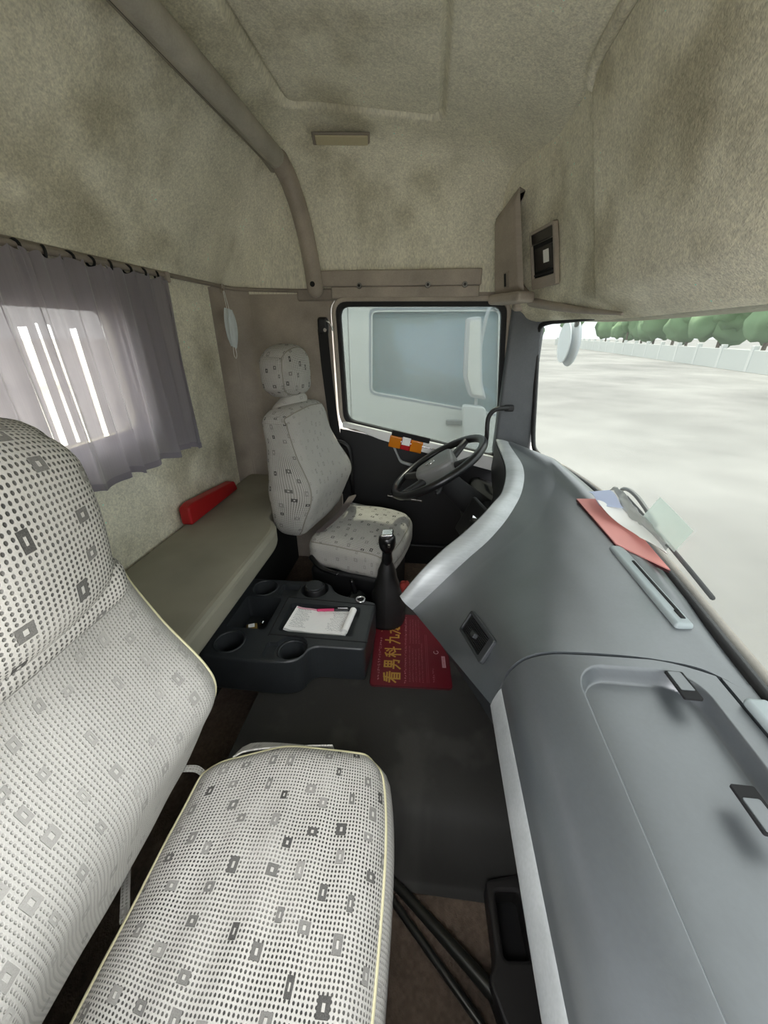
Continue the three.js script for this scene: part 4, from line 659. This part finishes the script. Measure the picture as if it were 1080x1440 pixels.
// ───────────────────────── belts and handles by the driver's door ─────────────────────────
{
  const t = thing('seat_belt', 'black seat belt hanging from its guide on the door post behind the driver', 'seat belt', [-0.5, 0.45, -1.95]);
  const w = part(t, 'webbing', strap([[-0.502, 1.27, FAR + 0.035], [-0.492, 1.1, FAR + 0.045], [-0.475, 0.9, FAR + 0.05], [-0.455, 0.7, FAR + 0.05], [-0.44, 0.45, FAR + 0.05]], 0.05, 0.003, [1, 0, 0.15]), std({ color: 0x1b1a1a, roughness: 0.8 }));
  part(t, 'guide', rbox(0.05, 0.075, 0.035, 0.014).translate(-0.502, 1.285, FAR + 0.025), M.black);
  part(t, 'guide_pin', new THREE.CylinderGeometry(0.008, 0.008, 0.012, 16).rotateX(Math.PI / 2).translate(-0.488, 1.268, FAR + 0.047), M.chrome);
  part(t, 'guide_loop', tube([[-0.48, 1.305, FAR + 0.04], [-0.462, 1.292, FAR + 0.04], [-0.455, 1.268, FAR + 0.035]], 0.004, 10, 8), M.chrome);
  part(t, 'lap_strap', strap([[-0.45, 0.455, -1.47], [-0.4, 0.49, -1.52], [-0.36, 0.52, -1.6], [-0.345, 0.53, -1.7], [-0.36, 0.5, -1.8]], 0.045, 0.003, [0.9, 0.35, 0.25]), std({ color: 0x5a5150, roughness: 0.8 }), { label: 'greyish lap strap over the cushion' });
}
single('grab_handle', 'black bent grab handle on the post behind the driver\'s door', 'handle', merge([tube([[-0.53, 0.745, FAR + 0.01], [-0.5, 0.75, FAR + 0.06], [-0.42, 0.74, FAR + 0.075], [-0.388, 0.69, FAR + 0.075], [-0.385, 0.55, FAR + 0.07], [-0.388, 0.44, FAR + 0.02]], 0.0115, 50, 12), rbox(0.05, 0.03, 0.03, 0.008).translate(-0.52, 0.746, FAR + 0.015)]), M.black);
single('grab_handle', 'black bent grab handle on the windscreen pillar above the dashboard', 'handle', merge([tube([[0.4, 0.928, FAR + 0.05], [0.37, 0.932, FAR + 0.075], [0.32, 0.925, FAR + 0.09], [0.294, 0.885, FAR + 0.09], [0.296, 0.8, FAR + 0.09], [0.3, 0.74, FAR + 0.06]], 0.011, 50, 12), rbox(0.045, 0.03, 0.03, 0.008).translate(0.39, 0.93, FAR + 0.06)]), M.black);
// ───────────────────────── papers on the dashboard ─────────────────────────
{
  const quad = (a, b, c, d) => (u, v) => V(...a).lerp(V(...b), v).lerp(V(...d).lerp(V(...c), v), u);
  const q = quad([0.505, 0.757, -1.235], [0.508, 0.753, -0.94], [0.572, 0.76, -0.812], [0.572, 0.79, -1.16]);
  const t = thing('folder', 'salmon pink document folder leaning against the windscreen', 'folder', [0.54, 0.745, -1.03]);
  part(t, 'cover', slab((u, v) => q(1 - u, v), 8, 10, 0.004, (u, v) => [u, v]), std({ color: 0xe49a93, roughness: 0.5 }));
  part(t, 'inner_cover', slab((u, v) => q(1 - u, v).add(V(-0.001, -0.006, 0)), 8, 10, 0.004, (u, v) => [u, v]), std({ color: 0x4a2328, roughness: 0.5 }));
  const q2 = quad([0.535, 0.79, -1.2], [0.545, 0.775, -0.93], [0.58, 0.778, -0.85], [0.582, 0.81, -1.17]);
  const p = thing('loose_papers', 'curled white papers stuck in the pink folder', 'papers', [0.555, 0.76, -1.03]);
  part(p, 'sheet', slab((u, v) => { const s = q2(1 - u, v); s.y += 0.006 * Math.sin(v * 7 + (1 - u) * 2); s.x -= 0.012 * Math.sin(v * 5) * u; return s; }, 12, 24, 0.0012, (u, v) => [u, v]), M.paper);
  part(p, 'sheet', slab((u, v) => { const s = q2(1 - u, v * 0.32).add(V(-0.012, 0.006, 0.0)); s.y += 0.005 * Math.sin(v * 5); return s; }, 8, 14, 0.0012, (u, v) => [u, v]), std({ color: 0xb9c2da, roughness: 0.8 }), { label: 'bluish sheet' });
  const q3 = quad([0.575, 0.79, -1.21], [0.585, 0.775, -0.86], [0.59, 0.8, -0.86], [0.59, 0.83, -1.17]);
  single('plastic_sleeve', 'crumpled clear plastic sleeve between the papers and the windscreen', 'sleeve', slab((u, v) => { const s = q3(1 - u, v); s.x -= 0.01 * vnoise(u * 5, v * 12, 3) ; s.y += 0.008 * (vnoise(u * 6, v * 16, 9) - 0.5); return s; }, 14, 40, 0.001, (u, v) => [u, v]), phys({ color: 0xd8dad8, roughness: 0.35, transmission: 0.5 }));
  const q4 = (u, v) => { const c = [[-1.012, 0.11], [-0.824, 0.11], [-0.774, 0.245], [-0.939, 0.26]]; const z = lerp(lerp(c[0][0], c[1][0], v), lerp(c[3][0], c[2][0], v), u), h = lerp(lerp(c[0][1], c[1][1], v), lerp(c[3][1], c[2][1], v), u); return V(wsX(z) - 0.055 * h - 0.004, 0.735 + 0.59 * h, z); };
  single('windscreen_reflection', 'faint pale green film added as a reflection low on the windscreen', 'reflection', slab((u, v) => q4(1 - u, v), 6, 6, 0.0006, (u, v) => [u, v]), phys({ color: 0xf4fbf7, roughness: 0.4, transmission: 0.97 }));  // reflection in the glass, put in as a pale green film
}
// ───────────────────────── outside ─────────────────────────
struct('ground', new THREE.PlaneGeometry(500, 500, 1, 1).rotateX(-Math.PI / 2).translate(0, -1.3, 0), std({ roughness: 0.95, map: tex(1024, (u, v) => { const a = fbm(u * 5, v * 5, 6, 5, 201), b = fbm(u * 22, v * 22, 3, 22, 211), g = 120 + (a - 0.5) * 50 + (b - 0.5) * 14; return [g, g * 1.0, g * 0.985]; }, true, 26) }), 'pale concrete yard');
{
  const t = thing('wiper', 'black wiper resting along the outside foot of the windscreen', 'wiper', [0.65, 0.7, -1.1]);
  const o = (z, h, k = 0.022) => V(wsX(z) - 0.055 * h + k, 0.735 + 0.59 * h, z);
  part(t, 'wiper_blade', tube([o(-1.2, 0.085), o(-1.0, 0.075), o(-0.82, 0.065), o(-0.7, 0.055)], 0.005, 30, 8), M.rubber);
  part(t, 'wiper_arm', tube([o(-1.32, 0.0, 0.05), o(-1.26, 0.09, 0.04), o(-1.15, 0.12, 0.03), o(-1.0, 0.085, 0.03)], 0.0065, 30, 8), M.steel);
}
{
  const t = thing('front_mirror', 'round grey front mirror on an arm outside the windscreen corner', 'mirror', [0.75, 1.2, -2.32]);
  part(t, 'mirror_head', new THREE.SphereGeometry(0.12, 28, 18).scale(0.3, 1, 0.85).translate(0.75, 1.21, -2.34), std({ color: 0xb9bfc3, roughness: 0.5 }));
  part(t, 'mirror_glass', new THREE.CylinderGeometry(0.1, 0.1, 0.006, 32).rotateZ(Math.PI / 2).translate(0.714, 1.21, -2.34), std({ color: 0xd2d9dc, roughness: 0.4 }));
  part(t, 'mirror_arm', tube([[0.76, 1.25, -2.32], [0.68, 1.39, -2.16], [0.49, 1.41, -2.035]], 0.012, 16, 8), M.steel);
}
{ // the white truck parked alongside
  const t = thing('parked_truck', 'white truck cab parked close beside the driver\'s window', 'truck', [0, -1.3, -3.9]);
  const z0 = -3.4, win = [[-0.48, 0.8], [-0.47, 1.42], [0.52, 1.42], [0.6, 0.63]];
  part(t, 'cab_side', ext([[-1.6, -0.7], [-1.6, 2.1], [0.55, 2.1], [0.72, 0.5], [0.72, -0.7]], 0.05, 0.01, [roundPoly(win, 0.05)]).translate(0, 0, z0 - 0.05), M.outWhite);
  part(t, 'cab_far_side', ext([[-1.6, -0.7], [-1.6, 2.1], [0.55, 2.1], [0.72, 0.5], [0.72, -0.7]], 0.05, 0.01, [roundPoly(win, 0.05)]).translate(0, 0, z0 - 2.1), M.outWhite);
  part(t, 'cab_back', rbox(0.06, 2.8, 2.1, 0.01).translate(-1.6, 0.7, z0 - 1.05), M.outWhite);
  part(t, 'cab_floor', rbox(2.2, 0.1, 2.1, 0.02).translate(-0.45, -0.1, z0 - 1.05), M.outWhite);
  part(t, 'cab_roof', rbox(2.2, 0.06, 2.15, 0.02).translate(-0.5, 2.1, z0 - 1.05), M.outWhite);
  part(t, 'dashboard', rbox(0.5, 0.4, 1.9, 0.08).translate(0.35, 0.55, z0 - 1.05), std({ color: 0x7f8b90, roughness: 0.6 }));
  part(t, 'window_glass', ext(roundPoly(win, 0.05), 0.004).translate(0, 0, z0 - 0.02), phys({ color: 0xd9e6ea, transmission: 0.85, roughness: 0.4, thickness: 0 }), { label: 'bluish side window' });
  part(t, 'window_rubber', ext(roundPoly(win.map(([x, y], i) => [x + (i < 2 ? -0.02 : 0.02), y + (i === 1 || i === 2 ? 0.02 : -0.02)]), 0.06), 0.012, 0.003, [roundPoly(win, 0.05).reverse()]).translate(0, 0, z0 - 0.004), std({ color: 0x9fa6ae, roughness: 0.6 }));
  part(t, 'door_seam', tube([[-0.66, -0.5, z0 + 0.01], [-0.66, 1.9, z0 + 0.01]], 0.004, 4, 6), std({ color: 0xa2a4a2 }));
  part(t, 'door_handle', rbox(0.16, 0.045, 0.03, 0.01).translate(0.25, 0.56, z0 + 0.02), std({ color: 0x8c8f90, roughness: 0.5 }));
  part(t, 'inside_visor', rbox(0.46, 0.12, 0.03, 0.02).translate(-0.2, 1.38, z0 - 0.1), M.outWhite);
  part(t, 'seat_back', rbox(0.16, 0.7, 0.5, 0.06).translate(-0.35, 0.75, z0 - 0.6), std({ color: 0x9aa4a8, roughness: 0.8 }));
  part(t, 'seat_rail', tube([[-0.25, 1.0, z0 - 0.3], [0.1, 0.92, z0 - 0.3], [0.35, 0.84, z0 - 0.3]], 0.02, 10, 8), M.outWhite);
  part(t, 'windscreen', rbox(0.02, 0.9, 1.9, 0.01).rotateZ(0.1).translate(0.62, 1.15, z0 - 1.05), phys({ color: 0xcfdce2, transmission: 0.8, roughness: 0.4, thickness: 0 }));
  const m = part(t, 'mirror', ext(roundPoly([[0.235, 1.36], [0.345, 1.37], [0.40, 0.9], [0.445, 0.78], [0.31, 0.8], [0.25, 0.95]], 0.03), 0.06, 0.012).translate(0.02, 0.0, z0 + 0.14), std({ color: 0xc3c6cc, roughness: 0.5 }), { label: 'grey backed door mirror' });
  part(m, 'mirror_glass', ext(roundPoly([[0.265, 1.34], [0.335, 1.345], [0.385, 0.9], [0.415, 0.81], [0.33, 0.82], [0.28, 0.95]], 0.02), 0.01, 0.003).translate(0.02, 0, z0 + 0.21), M.outWhite);
  const m2 = part(t, 'mirror', ext(roundPoly([[0.28, 0.74], [0.47, 0.72], [0.5, 0.36], [0.32, 0.4]], 0.04), 0.06, 0.012).translate(0, 0, z0 + 0.14), std({ color: 0xd9dcdd, roughness: 0.5 }), { label: 'lower wide angle mirror' });
  part(t, 'mirror_arm', tube([[0.5, 1.42, z0 + 0.0], [0.42, 1.42, z0 + 0.16], [0.38, 1.1, z0 + 0.17], [0.4, 0.5, z0 + 0.17]], 0.014, 24, 8), std({ color: 0xb9bdc2, roughness: 0.5 }));
}
{ // pale container far beyond the parked truck, and a body behind the cab seen through the bunk window
  const t = thing('container', 'blue-grey container standing beyond the parked truck', 'container', [-0.8, -1.3, -11]);
  part(t, 'container_body', rbox(5, 3.2, 2.4, 0.05).translate(-0.8, 0.3, -11), std({ color: 0x9fb2c4, roughness: 0.7 }));
  for (let i = 0; i < 12; i++) part(t, 'rib', rbox(0.12, 3.0, 0.06, 0.02).translate(-2.9 + i * 0.38, 0.3, -9.78), std({ color: 0x93a6b8, roughness: 0.7 }));
  const b = thing('cargo_box', 'pale cargo body panel behind the bunk window', 'cargo box', [-3.4, -1.3, -0.9]);
  part(b, 'body_panel', rbox(0.1, 2.4, 3.6, 0.03).translate(-3.4, 0.1, -0.9), std({ color: 0xd8cfca, map: clone(wear, 1), roughness: 0.85 }));
  part(b, 'body_rail', rbox(0.06, 0.1, 3.6, 0.02).translate(-3.33, 0.55, -0.9), std({ color: 0xb9c4c0, roughness: 0.8 }));
}
{ // boundary wall and trees at the end of the yard
  const t = thing('yard_wall', 'long pale boundary wall with posts at the end of the yard', 'wall', [26, -1.3, -55]);
  t.rotation.y = Math.atan2(70, 8); const o = { local: true };
  part(t, 'wall_run', rbox(120, 1.5, 0.2, 0.02).translate(0, 0.75, 0), std({ color: 0xb4b8b5, roughness: 0.9 }), o);
  for (let i = 0; i < 30; i++) part(t, 'post', rbox(0.35, 1.8, 0.35, 0.03).translate(-58 + i * 4, 0.9, 0.05), std({ color: 0xc0c3c0, roughness: 0.9 }), o);
  const R = rng(41), leaf = std({ color: 0x728c69, roughness: 0.9 }), bark = std({ color: 0x6e6255, roughness: 0.9 });
  const crown = (s) => { const r = rng(s), l = []; for (let k = 0; k < 9; k++) { const g = mergeVertices(new THREE.IcosahedronGeometry(1.0 + r() * 0.7, 3).deleteAttribute('uv').deleteAttribute('normal')), p = g.attributes.position, ox = r() * 50; for (let i = 0; i < p.count; i++) { const d = 1 + 0.5 * (vnoise(p.getX(i) * 2.4 + ox, p.getY(i) * 2.4 + 20, p.getZ(i) * 2.4 + 30) - 0.5); p.setXYZ(i, p.getX(i) * d, p.getY(i) * d, p.getZ(i) * d); } g.computeVertexNormals(); l.push(g.translate((r() - 0.5) * 2.4, 2.2 + r() * 3.2, (r() - 0.5) * 2.4)); } return merge(l); };
  const crowns = [crown(1), crown(2), crown(3)], trunk = tube([[0, 0, 0], [0.1, 1.6, 0], [0, 3.6, 0.1]], (k) => 0.16 - 0.07 * k, 12, 10);
  for (let i = 0; i < 15; i++) {
    const a = Math.min(1, i / 12), far = Math.max(0, i - 12), g = thing('tree', 'bushy green tree in the row beyond the yard wall', 'tree', [lerp(21, 40, a) + 3 + R() * 2 - far * 8.5, -1.3, lerp(-12, -110, a) + R() * 3 - far * 5], 'trees beyond the yard wall');
    part(g, 'crown', crowns[i % 3], leaf, { local: true }); part(g, 'trunk', trunk, bark, { local: true }); g.rotation.y = R() * 6; const s = 1.15 + R() * 0.4; g.scale.set(s, s * 1.25, s);
  }
}
renderer.render(scene, camera);
